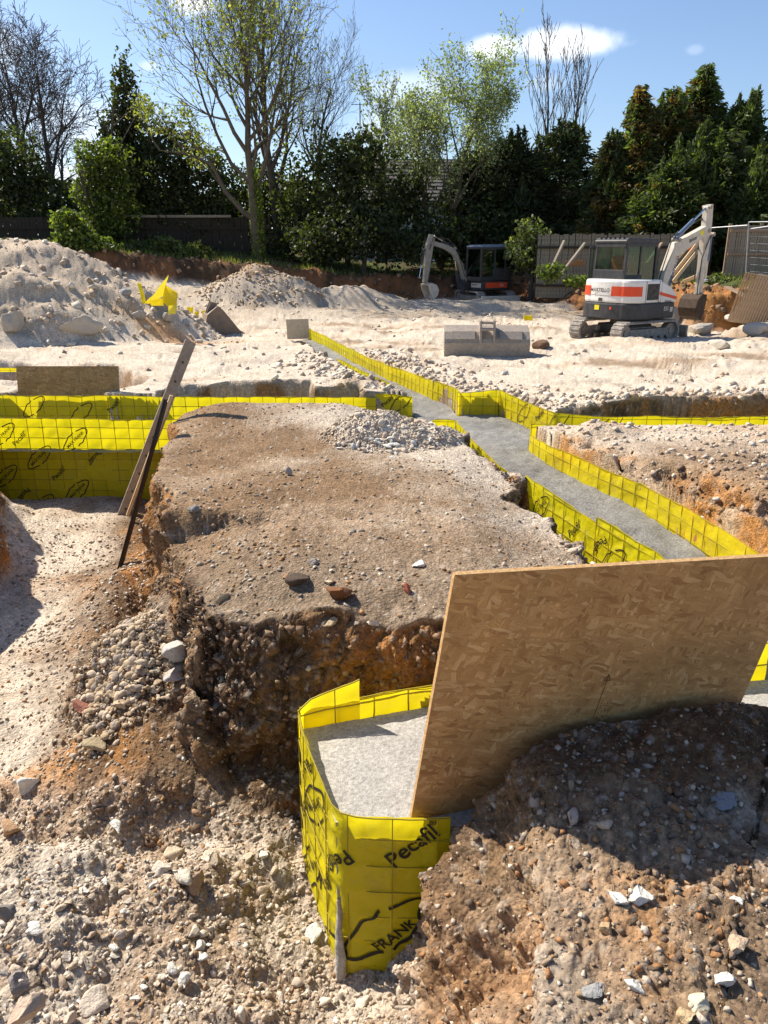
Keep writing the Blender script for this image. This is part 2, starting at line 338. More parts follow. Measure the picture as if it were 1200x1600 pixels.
def leaf_material():
    m = bpy.data.materials.new('foliage'); m.use_nodes = True; t = m.node_tree; L = t.links; t.nodes.clear()
    out = t.nodes.new('ShaderNodeOutputMaterial'); a = t.nodes.new('ShaderNodeVertexColor'); a.layer_name = 'Col'
    p = t.nodes.new('ShaderNodeBsdfPrincipled'); p.inputs['Roughness'].default_value = .55; p.inputs['Specular IOR Level'].default_value = .3; L.new(a.outputs[0], p.inputs['Base Color'])
    tr = t.nodes.new('ShaderNodeBsdfTranslucent'); s = t.nodes.new('ShaderNodeVectorMath'); s.operation = 'MULTIPLY'; s.inputs[1].default_value = (2.2, 2.4, .8); L.new(a.outputs[0], s.inputs[0]); L.new(s.outputs[0], tr.inputs[0])
    ms = t.nodes.new('ShaderNodeMixShader'); ms.inputs[0].default_value = .35; L.new(p.outputs[0], ms.inputs[1]); L.new(tr.outputs[0], ms.inputs[2]); L.new(ms.outputs[0], out.inputs[0]); return m
M['leaf'] = leaf_material()
M['bark'] = mat('bark', (.09, .078, .055), .9, noise=[(6, (.14, .125, .08), .6)], bump=[(20, .02)])
M['bark_dark'] = mat('dark_bark', (.075, .062, .05), .9, noise=[(6, (.12, .1, .08), .6)])

# ------------------------------------------------------------------ plan of the trenches (metres, camera at the origin looking +y)
WL = [(-1.85, 17.6), (-1.55, 16.5), (-.78, 12.36), (-.25, 10.65), (.03, 9.94), (.35, 9.28)]
WL2 = [(.735, 7.83), (.80, 7.0), (.94, 6.2), (1.14, 5.6), (1.36, 4.8), (1.55, 4.11), (1.75, 3.09)]
WR = [(-1.66, 17.8), (-1.1, 15.9), (-.507, 13.8), (.0, 12.2), (.417, 10.95), (.86, 9.7), (.88, 9.26)]
WR3 = [(1.47, 7.55), (1.52, 7.2), (1.75, 6.28), (1.98, 5.63), (2.09, 5.09), (2.2, 4.27), (2.28, 3.15)]
T1P = [(-9, 8.12), (.52, 7.86), (.735, 7.83), (.9, 8.5), (.35, 9.28), (-9, 9.25)]
T2P = WL + WL2 + [(1.8, 2.9), (2.25, 2.9)] + WR3[::-1] + [(1.81, 8.14), (1.38, 9.26)] + WR[::-1]
T4P = [(1.47, 7.55), (6.5, 7.35), (6.5, 8.2), (2.36, 7.93), (1.81, 8.14)]
T3P = [(-.345, 2.70), (-.168, 2.16), (.208, 2.135), (.32, 2.15), (1.42, 2.44), (1.75, 2.25), (6, 2.1), (6, 3.3), (2.28, 3.15), (1.75, 3.09), (.6, 2.92), (.19, 2.87)]
E1 = [(-4.9, 8.5), (-2.25, 8.5), (-2.2, 8.0), (-1.95, 6.5), (-1.7, 5.4), (-1.45, 4.35), (-1.16, 3.8), (-1.02, 3.42), (-.86, 3.2), (-.1, 3.0), (.25, 2.93), (.25, 2.5), (.17, 2.12), (.14, 1.5), (-.05, .8), (-.75, .25), (-1.6, -1.5), (-4.8, -1.5), (-3.3, 2), (-3.1, 4.2), (-3.3, 5.7), (-3.95, 7.2)]
E2 = [(-3.55, 9.15), (-3.3, 10.6), (-4.2, 12.0), (-6, 12.9), (-10, 13.2), (-10, 10.9), (-4.5, 10.4), (-4.5, 9.15)]
E3 = [(-2.75, 9.15), (-2.7, 10.2), (-.95, 10.25), (-.85, 9.6), (-.25, 9.62), (-.15, 9.15)]
E5 = [(1.85, 8.05), (2.0, 8.32), (3, 8.36), (6.5, 8.6), (6.5, 8.1), (2.4, 7.85)]
G3 = [(1.58, 7.1), (1.85, 6.75), (2.02, 6.2), (2.2, 5.75), (2.5, 5.2), (2.75, 4.6), (2.95, 3.9), (3.0, 3.2), (2.2, 3.1), (2.12, 4.3), (2.0, 5.1), (1.9, 5.65), (1.66, 6.3)]
G4 = [(.95, 5.7), (.93, 5.2), (1.0, 4.5), (1.07, 4.1), (1.2, 3.5), (1.3, 2.95), (1.8, 3.0), (1.6, 4.1), (1.2, 5.6)]
G5 = [(.40, 7.83), (.48, 7.5), (.58, 7.2), (.64, 6.8), (.76, 6.2), (.92, 5.8), (1.02, 5.8), (.90, 6.6), (.84, 7.0), (.77, 7.83)]
NC = [(-.9, 3.3), (-.1, 2.98), (.3, 2.9), (.9, 3.0), (1.7, 3.2), (1.8, 2.8), (.2, 2.75), (-.4, 2.6)]   # dug slot behind the near footing
STEP = [(-1.6, 4.32), (-1.05, 4.36), (-.66, 4.3), (-.55, 4.0), (-.3, 3.5), (-.35, 2.9), (-1.3, 2.9), (-1.8, 3.8)]
BANK = [(-60, 30), (-16, 30.5), (-9, 31.5), (-4, 32), (0, 32.5), (3, 33.2), (5.4, 32.5), (7.2, 27.5), (9, 25.8), (9.4, 23.6), (10.6, 22.9), (13, 23.4), (60, 22), (60, 900), (-60, 900)]
def base(x, y):
    z = np.interp(y, [-5, 0, 2.4, 3, 4.5, 6, 7.5, 8.5, 12, 15, 20, 26, 40], [.12, .13, .15, .2, .2, .13, .07, .08, .0, -.1, -.35, -.3, -.2])
    z = z + .15 * ss(6, 7.6, y) * ss(8.6, 8.45, y) * ss(.1, -.5, x) * ss(-2.3, -1.6, x)
    z = z - .11 * ss(.4, 1.0, x) * ss(3.3, 3.9, y) * ss(6.2, 5.6, y) * ss(1.9, 1.6, x)
    z = z + .07 * ss(1.5, 3, x) * ss(7.9, 8.4, y) * (1 - ss(9, 12, y))
    z = z + .75 * ss(20, 31, y) * ss(1, -10, x) + .35 * ss(11, 16, y) * ss(-7, -14, x)
    return z
def H(x, y, detail=True):
    wx = x + .10 * fbm2(x, y, 1.6, 3, 11) + (.016 * fbm2(x, y, 9, 2, 12) * ss(12, 7, y) if detail else 0)
    wy = y + .10 * fbm2(x, y, 1.6, 3, 21) + (.016 * fbm2(x, y, 9, 2, 22) * ss(12, 7, y) if detail else 0)
    h = base(x, y) + .03 * fbm2(x, y, .7, 3, 31)
    far = ss(9, 14, y)
    h = h + far * (.07 * fbm2(x, y, .55, 4, 41) + .05 * fbm2(x, y * 2.2, 1.1, 3, 45))
    # island right of the diagonal trench
    isl = ss(1.6, 2.6, x) * (1 - ss(7.0, 7.5, y)) * ss(3.2, 4, y)
    h = h + isl * (.03 + .05 * fbm2(x, y, 1.2, 3, 51))
    # lower ledge at the near left corner of the block
    s = sd(wx, wy, STEP); h = h - (.06 + .10 * ss(-.75, -1.25, x)) * ss(.05, -.05, s) * ss(-.35, -.8, x)
    # excavated floor left of the block
    e = sd(wx, wy, E1)
    fl = -.9 + .035 * fbm2(x, y, 1.3, 3, 61)
    mound = ss(-.3, .1, x - .0) * ss(2.5, 2.2, y)           # soft flank next to the foreground mound
    tal = .66 * np.exp(-((x + 1.3) / .42) ** 2 - ((y - 3.75) / .55) ** 2) + .3 * np.exp(-((x + 1.95) / .3) ** 2 - ((y - 5.2) / .8) ** 2) + .28 * np.exp(-((x + .8) / .5) ** 2 - ((y - 3.1) / .35) ** 2)
    tal = np.minimum(tal, .85)
    rub = .20 * ss(2.75, 2.45, y) * (1 - .7 * ss(-.75, -.35, x)) + .12 * ss(2.9, 2.6, y + .25 * x) * np.clip(fbm2(x, y, 2.2, 3, 63) + .4, 0, 1)
    fl = fl + tal + rub + .25 * ss(-3.0, -3.6, x) * ss(8, 6, y)
    fl = fl + .25 * ss(-.2, .2, x) * ss(2.2, 1.9, y)
    fe = ss(4.3, 3.6, y) * ss(2.7, 2.9, y)
    h = h - (.09 + .07 * fbm2(x, y, 3.5, 3, 65)) * ss(.45, -.02, e) * fe
    wdt = .09 + .07 * fe * (1 + fbm2(x, y, 4, 2, 66)) + .16 * mound + .12 * ss(-2.6, -3.2, x)
    t = ss(wdt, -wdt, e)
    h = np.where(y < 2.6, h - .22 * ss(.35, 0, e) * ss(-.5, .2, x), h)
    h = h * (1 - t) + fl * t
    for P, f, wd in ((E2, -.6, .12), (E3, -.42, .06), (E5, -.38, .05), (G4, -.42, .05), (G5, -.13, .05), (NC, -.6, .06)):
        s = sd(wx, wy, P); t = ss(wd, -wd, s); ff = f + .06 * fbm2(x, y, 3, 3, 71)
        h = np.where(t > 0, h * (1 - t) + np.minimum(h, ff) * t, h)
    s = sd(wx, wy, G3); t = ss(.0, -.34, s); h = h * (1 - t) + np.minimum(h, -.3 + .2 * ss(5.2, 4.0, y)) * t
    # foreground mound heap in front of the board
    ridge = np.exp(-((y - 2.12 - .22 * (x - .6)) / .33) ** 2) * ss(.3, .55, x) * ss(1.75, 1.25, x)
    h = h + .03 * ridge + .03 * fbm2(x, y, 2.5, 3, 81) * ss(2.6, 2.3, y) * ss(.1, .5, x)
    h = h - .14 * ss(1.15, 1.7, x) * ss(1.7, 2.1, y) * ss(2.6, 2.3, y)
    # heaps
    def heap(cx, cy, ax, ay, hh, p, seed, q=.25):
        d = np.sqrt(((x - cx) / ax) ** 2 + ((y - cy) / ay) ** 2) + q * fbm2(x - cx, y - cy, 1.6 / ax, 4, seed)
        return hh * np.clip(1 - d, 0, 1) ** p
    h = h + heap(-11.6, 19.6, 7.6, 4.6, 2.75, .9, 91, .16) + heap(-7.6, 18.6, 3.2, 2.2, .55, 1, 92) + heap(-8.2, 16.6, 3, 1.0, .35, .9, 93)
    h = h + heap(-4.5, 28.5, 2.3, 2.2, 1.2, .85, 94, .2) + heap(.12, 6.62, .66, .44, .21, .8, 95, .22) + heap(-.18, 6.6, .35, .28, .14, .9, 98, .2)
    h = h + heap(10.9, 19.2, 2.4, 1.2, .75, .8, 96) + heap(-1.2, 29.5, 3.2, 1.6, .6, .9, 97, .3) + heap(3.5, 29, 5, 1.2, .3, .8, 99, .3)
    h = h + heap(-4.4, 6.0, 1.1, 2.0, .38, .8, 102) + heap(1.95, 6.9, .42, .4, .13, .9, 100, .3) + heap(-.35, 9.95, .4, .3, .12, .8, 101, .3)
    # ruts left by tracked machines
    for cx0, amp, ph in ((2.6, .9, 0), (4.1, .9, 0), (-3.2, .7, 2), (-1.9, .7, 2)):
        c = cx0 + amp * np.sin(y * .28 + ph) + .12 * (y - 9); h = h - .03 * np.exp(-((x - c) / .2) ** 4) * ss(8.8, 9.6, y) * ss(24, 20, y)
    # rear bank
    bx = x + .45 * fbm2(x, y, .5, 3, 111); by = y + .45 * fbm2(x, y, .5, 3, 112)
    s = sd(bx, by, BANK); up = .95 * ss(.45, -.75, s) + .35 * ss(-1, -5, s)
    h = h + up
    # hole where the big machine digs
    h = h - .55 * np.exp(-((x - 9.1) / .8) ** 2 - ((y - 22.6) / .8) ** 2)
    return h
TR = [(T1P, -.55), (T2P, -.55), (T4P, -.55), (T3P, -.55)]
def clampT(x, y, h):
    for P, f in TR:
        s = sd(x, y, P); t = ss(.03, .004, s); h = np.where(t > 0, np.minimum(h, h * (1 - t) + f * t), h)
    return h

# ------------------------------------------------------------------ ground sheet: rings about the viewpoint, dense where the relief is steep
az_in = np.arctan(np.linspace(-.60, .60, 660)); az_o = np.linspace(az_in[-1], 2 * np.pi + az_in[0], 96)[1:-1]
AZ = np.concatenate([az_in, az_o]); NA = len(AZ); NRr = 790
rr = np.concatenate([np.linspace(.02, 1.0, 60), np.geomspace(1.0, 60, 2000)[1:], np.geomspace(60, 900, 60)[1:]])
RRm, AAm = np.meshgrid(rr, AZ); X0 = RRm * np.sin(AAm); Y0 = RRm * np.cos(AAm)
sub = np.arange(0, NA, 2)
Hs = np.empty(X0.shape, np.float32); Hs[sub] = clampT(X0[sub].astype(np.float32), Y0[sub].astype(np.float32), H(X0[sub].astype(np.float32), Y0[sub].astype(np.float32), False))
Hs[1::2] = .5 * (Hs[0:-1:2] + np.concatenate([Hs[2::2], Hs[:1]])[:len(Hs[1::2])]) if NA % 2 == 0 else .5 * (Hs[0:-2:2] + Hs[2::2])
dist = np.sqrt(RRm ** 2 + (CAMZ - Hs) ** 2); dep = np.arctan2(CAMZ - Hs, RRm)
dr = np.diff(RRm, axis=1); dh = np.diff(Hs, axis=1); dm = dist[:, 1:]
wgt = np.sqrt((dr * np.abs(np.sin(dep[:, 1:])) + .02 * dr) ** 2 + (dh * 1.0) ** 2) / dm + 1e-4 * dr / dm
cdf = np.concatenate([np.zeros((NA, 1)), np.cumsum(wgt, 1)], 1); cdf /= cdf[:, -1:]
tgt = np.linspace(0, 1, NRr)
RG = np.array([np.interp(tgt, cdf[i], rr) for i in range(NA)])
k = np.array([.25, .5, .25])
for _ in range(320): RG = .25 * np.roll(RG, 1, 0) + .5 * RG + .25 * np.roll(RG, -1, 0)
X = (RG * np.sin(AZ)[:, None]).astype(np.float32); Y = (RG * np.cos(AZ)[:, None]).astype(np.float32)
Z = clampT(X, Y, H(X, Y)).astype(np.float32)
def normals(X, Y, Z):
    P = np.stack([X, Y, Z], -1)
    du = np.roll(P, -1, 0) - np.roll(P, 1, 0); dv = np.empty_like(P); dv[:, 1:-1] = P[:, 2:] - P[:, :-2]; dv[:, 0] = P[:, 1] - P[:, 0]; dv[:, -1] = P[:, -1] - P[:, -2]
    n = np.cross(dv, du); n /= np.linalg.norm(n, axis=-1, keepdims=True) + 1e-9
    n *= np.sign(n[..., 2:3] + 1e-9); return n
n = normals(X, Y, Z)
for _ in range(3): n = (n + np.roll(n, 1, 0) + np.roll(n, -1, 0)); n[:, 1:-1] += n[:, 2:] + n[:, :-2]; n /= np.linalg.norm(n, axis=-1, keepdims=True)
steep = ss(.85, .45, n[..., 2])
inT = np.minimum(np.minimum(sd(X, Y, T1P), sd(X, Y, T2P)), np.minimum(sd(X, Y, T3P), sd(X, Y, T4P)))
edgeT = ss(.0, .07, inT)
e1 = sd(X, Y, E1); in1 = ss(.05, -.1, e1)
near = ss(12, 5, Y)
moundm = ss(2.7, 2.45, Y) * ss(.0, .3, X) * (1 - in1)
rubm = in1 * ss(2.85, 2.5, Y + .2 * X)
rough = .010 + .062 * steep + moundm * (.004 + .020 * ss(-.4, .5, fbm2(X, Y, 2.6, 3, 210))) + .02 * rubm + .012 * in1 * (1 - rubm) + .02 * ss(8, 20, Y)
bankd = sd(X, Y, BANK)
d1 = fbm3(X, Y, Z * 1.0, 3.2, 4, 201, .6)
f1, c1 = worley(X, Y, Z, 11, 301); f2, c2 = worley(X, Y, Z, 31, 311)
f0, c0 = worley(X, Y, Z, 3.6, 321)
fq = ss(16, 7, Y)
d = steep * ss(12, 6, Y) * (.07 * (.5 - worley(X, Y, Z, 5.5, 341)[0]) + .035 * fbm3(X, Y, Z, 7, 3, 343))
d = d + rough * 1.1 * (d1 * fq + (1 - fq) * fbm3(X, Y, Z, 1.1, 2, 202)) + rough * .75 * (.55 - f1) * near + rough * .6 * (.5 - f2) * ss(6.5, 3, Y)
d = d + ss(.1, .5, fbm2(X, Y, .9, 3, 205)) * ss(8, 10, Y) * (.10 * (.5 - f0)) * ss(40, 25, Y)
f3, c3 = worley(X, Y, Z, 62, 331)
d = d + .009 * (.5 - f3) * ss(4, 2.2, Y) * (.35 + .5 * moundm + .5 * rubm) + (.004 + .004 * moundm) * ss(5, 2.5, Y) * fbm3(X, Y, Z, 40, 2, 207)
wcut = ss(.0, -.35, bankd) * ss(-2.2, -.6, bankd)
heapm = ss(.35, .7, Z - base(X, Y)) * (1 - ss(.3, -.3, bankd)) * ss(9, 12, Y)
d = d + (wcut * .16 + heapm * .09) * fbm3(X, Y, Z, 2.2, 4, 208, .6) + heapm * .04 * (.5 - f0)
d = (d * edgeT).astype(np.float32)
X += n[..., 0] * d; Y += n[..., 1] * d; Z += n[..., 2] * d
# ---- the soil's colours, with some shade painted in
c_ch = np.array([.61, .52, .41]); c_pk = np.array([.49, .365, .25]); c_br = np.array([.245, .155, .085]); c_dk = np.array([.085, .052, .03]); c_or = np.array([.38, .18, .058]); c_gr = np.array([.37, .31, .235]); c_gn = np.array([.07, .09, .03])
def mx(a, b, t): return a * (1 - t[..., None]) + b * t[..., None]
nA = fbm2(X, Y, .35, 4, 401); nB = fbm2(X, Y, 1.4, 4, 402); nC = fbm2(X, Y, 5, 4, 403); nD = fbm3(X, Y, Z, 12, 3, 404)
C = np.broadcast_to(c_ch, X.shape + (3,)).copy()
nE = fbm2(X, Y * 2.6, .5, 4, 405)
C = mx(C, c_pk, ss(.0, .6, nE + .4 * nC) * .65); C = mx(C, c_gr, ss(.15, .7, nB) * .45)
C = mx(C, c_br, ss(.45, .9, nE + .5 * nB + .3 * nC) * .6)
# grey rubble belt before the rear bank, tree shade painted into its colour
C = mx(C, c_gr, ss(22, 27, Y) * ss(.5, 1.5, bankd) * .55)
# central block
plat = (1 - in1) * ss(2.75, 3.0, Y) * ss(9.3, 8.9, Y) * ss(-2.6, -2.3, X) * ss(1.75, 1.5, X)
chm = ss(-.75, .75, X - .0 + .55 * (Y - 5.6) + .45 * nB + .3 * nC)
pc = mx(mx(np.broadcast_to(c_br * 1.0, C.shape), c_pk * .85, ss(-.3, .8, nB) * .7), c_ch * .9, chm * .92)
pc = mx(pc, c_br * .8, ss(.0, .6, nC + .5 * nD - chm * .9) * .75)
pc = mx(pc, c_gr * .75, ss(4.3, 3.4, Y) * .45)
C = mx(C, pc, plat)
# foreground mound
mc = mx(np.broadcast_to(c_br * 1.1, C.shape), c_pk * .95, ss(-.3, .5, nB + .4 * nC) * .65)
mc = mx(mc, c_dk * 1.5, ss(.0, .6, nC + .4 * nB) * .55); mc = mx(mc, c_or, ss(.25, .7, nB - .4 * nC) * .5); mc = mx(mc, c_dk * 1.35, ss(1.75, 2.15, Y - .22 * (X - .6) + .15 * nB) * ss(.35, .6, X) * .75)  # soil next to the board painted darker to deepen its shadow
mc = mx(mc, c_ch * .9, ss(.75, .3, X + .1 * nB) * ss(1.95, 1.5, Y + .3 * nB) * .6)
mc = mx(mc, c_ch * .85, ss(.55, .9, nC + .5 * nD) * .5)
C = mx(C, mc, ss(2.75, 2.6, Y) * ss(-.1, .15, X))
# excavated floor
fc = mx(np.broadcast_to(c_ch * 1.04, C.shape), c_pk, ss(-.3, .5, nB + .3 * nC) * .7)
om = ss(-2.5, -1.5, X + .35 * nB - .25 * (4.2 - Y)) * ss(2.6, 2.9, Y)
fc = mx(fc, mx(np.broadcast_to(c_br * .75, C.shape), c_or * .9, ss(.0, .6, nB)), om)
fc = mx(fc, c_or * 1.25, ss(.55, .1, np.hypot(X + 1.6, (Y - 3.1) * 1.4) + .15 * nC) * .7)
fc = mx(fc, c_dk * 1.3, ss(.0, .6, nC + .3 * nB) * om * .85)
rc = mx(np.broadcast_to(c_ch * .92, C.shape), c_pk * 1.05, ss(-.3, .5, nC)); rc = mx(rc, c_ch * .95, ss(.1, .7, nD) * .7); rc = mx(rc, c_br, ss(.1, .6, nB) * .4)
fc = mx(fc, rc, rubm)
C = mx(C, fc, in1)
# island
ic = mx(mx(np.broadcast_to(c_ch * .95, C.shape), c_pk, ss(-.4, .5, nB)), c_br * 1.15, ss(6.6, 5.3, Y + .6 * nB - .3 * (X - 2)) * .85)
C = mx(C, ic, ss(1.6, 1.75, X) * ss(7.6, 7.4, Y) * ss(2.9, 3.1, Y) * (1 - in1))
# cut faces
cf = mx(np.broadcast_to(c_br * .95, C.shape), c_dk, ss(-.1, .5, nC + .5 * nD)); cf = mx(cf, c_or, ss(-.25, .5, nB + .5 * fbm3(X * 2.5, Y * 2.5, Z * .6, 2.5, 3, 409)) * .9)
cf = mx(cf, c_or * .9, ss(-.35, -.7, Z) * .35)
right = ss(1.5, 1.7, X) * ss(2.9, 3.1, Y) * ss(7.3, 7, Y); cf = mx(cf, mx(np.broadcast_to(c_or * 1.2, C.shape), c_pk, ss(-.3, .5, nC)), right * .8)
fy = ss(8, 10, Y); cf = mx(cf, mx(np.broadcast_to(c_br * .9, C.shape), c_ch * .8, ss(-.4, .3, nC)), fy * .7)
C = mx(C, cf, steep * (1 - .85 * rubm) * (1 - .45 * moundm) * (1 - heapm))
# red clay bank and topsoil above it
bc = mx(np.broadcast_to(np.array([.23, .105, .048]), C.shape), c_dk, ss(0, .6, nB + .3 * nC)); bc = mx(bc, c_or * 1.15, ss(5, 8, X) * ss(-.3, .3, nC) * .8)
C = mx(C, bc, ss(.5, .2, bankd))
C = mx(C, mx(np.broadcast_to(c_dk, C.shape), c_gn, ss(-.3, .3, nB)), ss(-.9, -1.5, bankd + .3 * nC))
# heaps
C = mx(C, mx(np.broadcast_to(np.array([.47, .37, .27]), C.shape), c_br * 1.2, ss(-.2, .6, nC)), ss(2.6, 1.7, np.hypot(X + 4.4, Y - 28.5)) * ss(.6, 1.0, Z) * .9)
hb = ss(7.8, 6.6, np.hypot(X + 11.6, (Y - 19.6) * 1.5)); C = mx(C, mx(np.broadcast_to(np.array([.56, .45, .33]), C.shape), c_gr, ss(.2, .9, nB + .4 * nC) * .6), hb * .95)
C = mx(C, c_ch * 1.05, ss(.62, .4, np.hypot(X - .05, (Y - 6.62) * 1.3)) * ss(.14, .24, Z))
# orange streak by the small bucket
C = mx(C, c_or * 1.5, ss(1.3, .6, np.hypot((X + 4.2) * .7, (Y - 17.3) * 2) + .3 * nC) * .6)
C *= (1 + .16 * nD + .10 * (c2 - .5) * 2)[..., None]
gr = (c2 > .80) & (f2 < .42) & (Y < 9) & (inT > .02); C[gr] = C[gr] * .55 + np.array([.5, .44, .36]) * .45 * (.6 + .7 * c1[gr])[:, None]
C = np.clip(C, .015, .72)
ia = np.arange(NA); ja = np.arange(NRr - 1)
I, J = np.meshgrid(ia, ja, indexing='ij'); I2 = (I + 1) % NA
F = np.stack([I * NRr + J, I * NRr + J + 1, I2 * NRr + J + 1, I2 * NRr + J], -1).reshape(-1, 4)
V = np.stack([X, Y, Z], -1).reshape(-1, 3)
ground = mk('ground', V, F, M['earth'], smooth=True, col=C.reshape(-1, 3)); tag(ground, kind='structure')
# per-face data for scattering
fv = V[F]; fc_ = fv.mean(1); e1_ = fv[:, 2] - fv[:, 0]; e2_ = fv[:, 3] - fv[:, 1]; cr_ = np.cross(e1_, e2_); fa = np.linalg.norm(cr_, axis=1) / 2; fn = cr_ / (2 * fa[:, None] + 1e-12); fn *= np.sign(fn[:, 2:3] + 1e-9)
fin = sd(fc_[:, 0], fc_[:, 1], T1P) > .03
for P in (T2P, T3P, T4P): fin &= sd(fc_[:, 0], fc_[:, 1], P) > .03
infov = np.abs(fc_[:, 0]) < .62 * fc_[:, 1] + .5
gx, gy, gz = fc_[:, 0], fc_[:, 1], fc_[:, 2]
def gh(x, y):                                   # ground height at a point
    i = np.argmin((gx - x) ** 2 + (gy - y) ** 2); return float(gz[i])

# ------------------------------------------------------------------ concrete footings
def footing(name, polys, z, pitch, material, amp, f):
    P0 = np.concatenate([np.array(p) for p in polys]); x0, y0 = P0.min(0) - pitch * 2; x1, y1 = P0.max(0) + pitch * 2
    gxs = np.arange(x0, x1, pitch); gys = np.arange(y0, y1, pitch); A, B = np.meshgrid(gxs, gys, indexing='ij'); A = A.astype(np.float32); B = B.astype(np.float32)
    def D(a, b):
        r = sd(a, b, polys[0])
        for p in polys[1:]: r = np.minimum(r, sd(a, b, p))
        return r
    d = D(A, B); ins = d < -.002
    cell = ins[:-1, :-1] | ins[1:, :-1] | ins[:-1, 1:] | ins[1:, 1:]
    e = .004; out = d > -.002
    gxn = (D(A + e, B) - D(A - e, B)) / (2 * e); gyn = (D(A, B + e) - D(A, B - e)) / (2 * e)
    A = np.where(out, A - gxn * (d + .001), A); B = np.where(out, B - gyn * (d + .001), B)
    Zc = z + amp * fbm2(A, B, f, 4, 501, .65) + amp * .8 * fbm2(A, B, .8, 2, 502)
    idx = np.arange(A.size).reshape(A.shape); F = np.stack([idx[:-1, :-1], idx[1:, :-1], idx[1:, 1:], idx[:-1, 1:]], -1)[cell]
    used = np.unique(F); remap = np.zeros(A.size, np.int64); remap[used] = np.arange(len(used))
    V = np.stack([A.ravel(), B.ravel(), Zc.ravel()], -1)[used]
    return tag(mk(name, V, remap[F], material, smooth=True), kind='structure')
footing('concrete_footing', [T2P, T4P], -.2, .035, M['conc_dark'], .02, 9)
footing('concrete_footing', [T1P], -.34, .05, M['conc_dark'], .013, 9)
footing('concrete_footing', [T3P], -.165, .02, M['conc_light'], .004, 30)

sk = MB(); pp_ = T3P
for a_, b_ in ((0, 1), (1, 2), (2, 3), (3, 4)):
    a, b = pp_[a_], pp_[b_]; nn_ = Vector((b[1] - a[1], -(b[0] - a[0]), 0)).normalized() * -.006
    sk.add([(a[0] + nn_.x, a[1] + nn_.y, -.17), (b[0] + nn_.x, b[1] + nn_.y, -.17), (b[0] + nn_.x, b[1] + nn_.y, -1), (a[0] + nn_.x, a[1] + nn_.y, -1)], [(0, 1, 2, 3)])
tag(sk.obj('footing_side', M['conc_light']), kind='structure')
